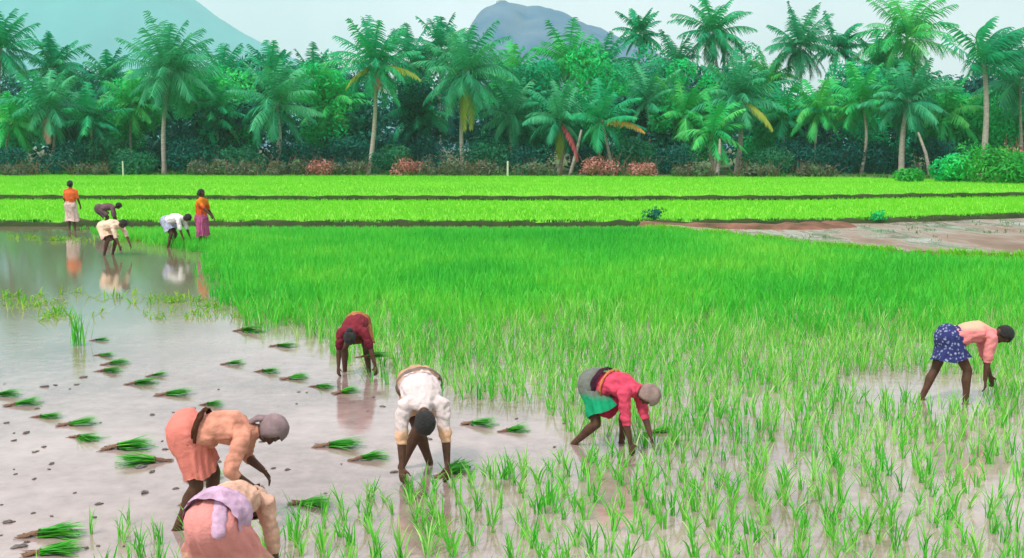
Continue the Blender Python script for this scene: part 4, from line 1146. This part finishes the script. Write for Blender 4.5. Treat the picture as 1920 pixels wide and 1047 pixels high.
for i, (px, py, turn, s, lab) in enumerate(BUNDLES):
    root = bpy.data.objects.new("seedling_bundle", None); COL.objects.link(root)
    root.location = P(px - 8 * s * math.cos(R(turn)), py); root.rotation_euler = (0, 0, R(turn)); s *= .82; root.scale = (s, s * rnd.uniform(.85, 1.15), s * rnd.uniform(.7, .95)); root.rotation_euler.z += rnd.uniform(-.38, .38)
    if "maroon clad person" in lab and "held" in lab: root.location = P(690, 699) + Vector((0, -.12, .22))
    tag(root, lab, "seedling bundle", "seedling bundles laid out on the mud")
    for nm, me in zip(("leaves", "roots", "tie"), BM[i % 9]): link(nm, me, None, root)

# loose weeds and cut leaves floating far left
def weed_mesh(k, tall=False):
    r_ = random.Random(40 + k)
    if tall: v, q, t = tufts(np.zeros((1, 3)), 26, .62, .03, 4, (.02, .35), (.1, .8), .10, tvar=.12)
    else:
        n = 12; b = np.zeros((n, 3)); b[:, 0] = [r_.gauss(0, .55) for _ in range(n)]; b[:, 1] = [r_.gauss(0, .38) for _ in range(n)]
        v, q, t = tufts(b, 7, .22, .03, 3, (.3, 1.4), (.2, .9), .07, tvar=.2)
    return mesh_np("weed_patch", v, q, tint=t, smooth=True)
for k, (px, py, s, lab) in enumerate([(48, 572, .8, "leftmost floating weed patch on the far water"), (92, 560, 1.1, "green floating weed patch below the orange reflection"),
        (105, 592, 1.1, "weed patch just above the upright weed clump"), (275, 558, .8, "yellow green weed patch below the cream reflection"), (318, 566, 1.0, "yellowish weed patch in the middle of the far water"),
        (372, 582, 1.0, "weed patch beside the rice edge with dark reflections"), (340, 596, .7, "thin lowest weed patch on the reflecting water"), (262, 452, .9, "weed patch by the feet of the cream clad person"), (120, 452, 1.3, "weed patch under the standing person in orange"), (30, 446, .9, "weed patch nearest the left edge under the bund")]):
    o = link("weed_patch", weed_mesh(k), M["weed"]); o.location = P(px, py); o.scale = (s, s, s)
    tag(o, lab, "weed patch", "weed patches on the far water", "stuff")
o = link("weed_clump", weed_mesh(30, True), M["bundle"]); o.location = P(146, 648); o.scale = (.7, .7, 1.0)
tag(o, "single upright green weed clump standing in the water at mid left", "weed clump")

# clods of mud
cl = []
for k in range(5):
    mb = MB(); mb.ell((0, 0, 0), (Vector((.05, 0, 0)), Vector((0, .036, 0)), Vector((0, 0, .016))), n=18, m=12)
    me = mb.mesh("mud_clod")
    for v_ in me.vertices: v_.co *= 1 + .8 * mnoise.noise(v_.co * 32 + Vector((k * 3, 0, 0))) + .4 * mnoise.noise(v_.co * 80 + Vector((k * 3, 0, 0)))
    me.materials.append(M["clod"]); cl.append(me)
spots = [(26, 812), (48, 812), (26, 826), (70, 846), (64, 898), (92, 880), (64, 848), (140, 924), (186, 945), (62, 962), (104, 722), (155, 708), (84, 725), (232, 1024), (215, 690), (540, 880), (512, 878), (700, 745), (840, 775), (968, 785), (1058, 794), (1040, 838), (640, 870), (610, 925), (560, 735), (575, 736), (410, 730)]
r3 = random.Random(5)
while len(spots) < 74:
    px, py = r3.uniform(0, 900), 690 + r3.random() ** .8 * 350
    w = P(px, py)
    if in_poly(np.array([w.x]), np.array([w.y]), BARE)[0]: spots.append((px, py))
for i, (px, py) in enumerate(spots):
    o = bpy.data.objects.new("mud_clod", cl[i % 5]); COL.objects.link(o)
    s = r3.uniform(.15, .6) if r3.random() < .8 else r3.uniform(.6, .95); o.location = P(px, py, .004); o.rotation_euler = (0, 0, r3.uniform(0, 6)); o.scale = (s * 1.3, s, s)
    tag(o, "small dark clod poking out of the pale mud", "mud clod", "dark clods on the pale mud")
# a few lone stems planted at the left of the lilac scarf person
for i, (px, py) in enumerate([(226, 1010), (290, 1012), (300, 1022), (240, 985)]):
    o = bpy.data.objects.new("rice_clump", clump_meshes[(i + 3) % 8]); COL.objects.link(o); o.location = P(px, py); o.scale = (.6, .6, .8)
    tag(o, ["yellowish lone rice clump left of the pink skirted person's shin", "lone rice clump at the shin of the pink skirted person", "lone rice clump lowest beside the pink skirted person", "leftmost lone rice clump on the bare mud"][i], "rice plant", "lone rice clumps on the bare mud")

# ------------------------------------------------------------------ the air
def haze():
    me = bpy.data.meshes.new("haze")
    x, y0, y1, z0, z1 = EXT + 50, -EXT - 50, EXT + 50, -1.3, 1100
    v = [(sx, sy, sz) for sz in (z0, z1) for sx, sy in ((-x, y0), (x, y0), (x, y1), (-x, y1))]
    me.from_pydata(v, [], [(3, 2, 1, 0), (4, 5, 6, 7), (0, 1, 5, 4), (1, 2, 6, 5), (2, 3, 7, 6), (3, 0, 4, 7)]); me.update()
    m = bpy.data.materials.new("haze_air"); m.use_nodes = True
    n, l = m.node_tree.nodes, m.node_tree.links
    n.remove(n["Principled BSDF"])
    pv = n.new("ShaderNodeVolumePrincipled"); pv.inputs["Color"].default_value = (.62, .93, .97, 1); pv.inputs["Density"].default_value = .00028; pv.inputs["Anisotropy"].default_value = .2
    l.new(pv.outputs[0], n["Material Output"].inputs["Volume"])
    tag(link("haze", me, m), "pale bluish air", "haze", kind="stuff")
haze()
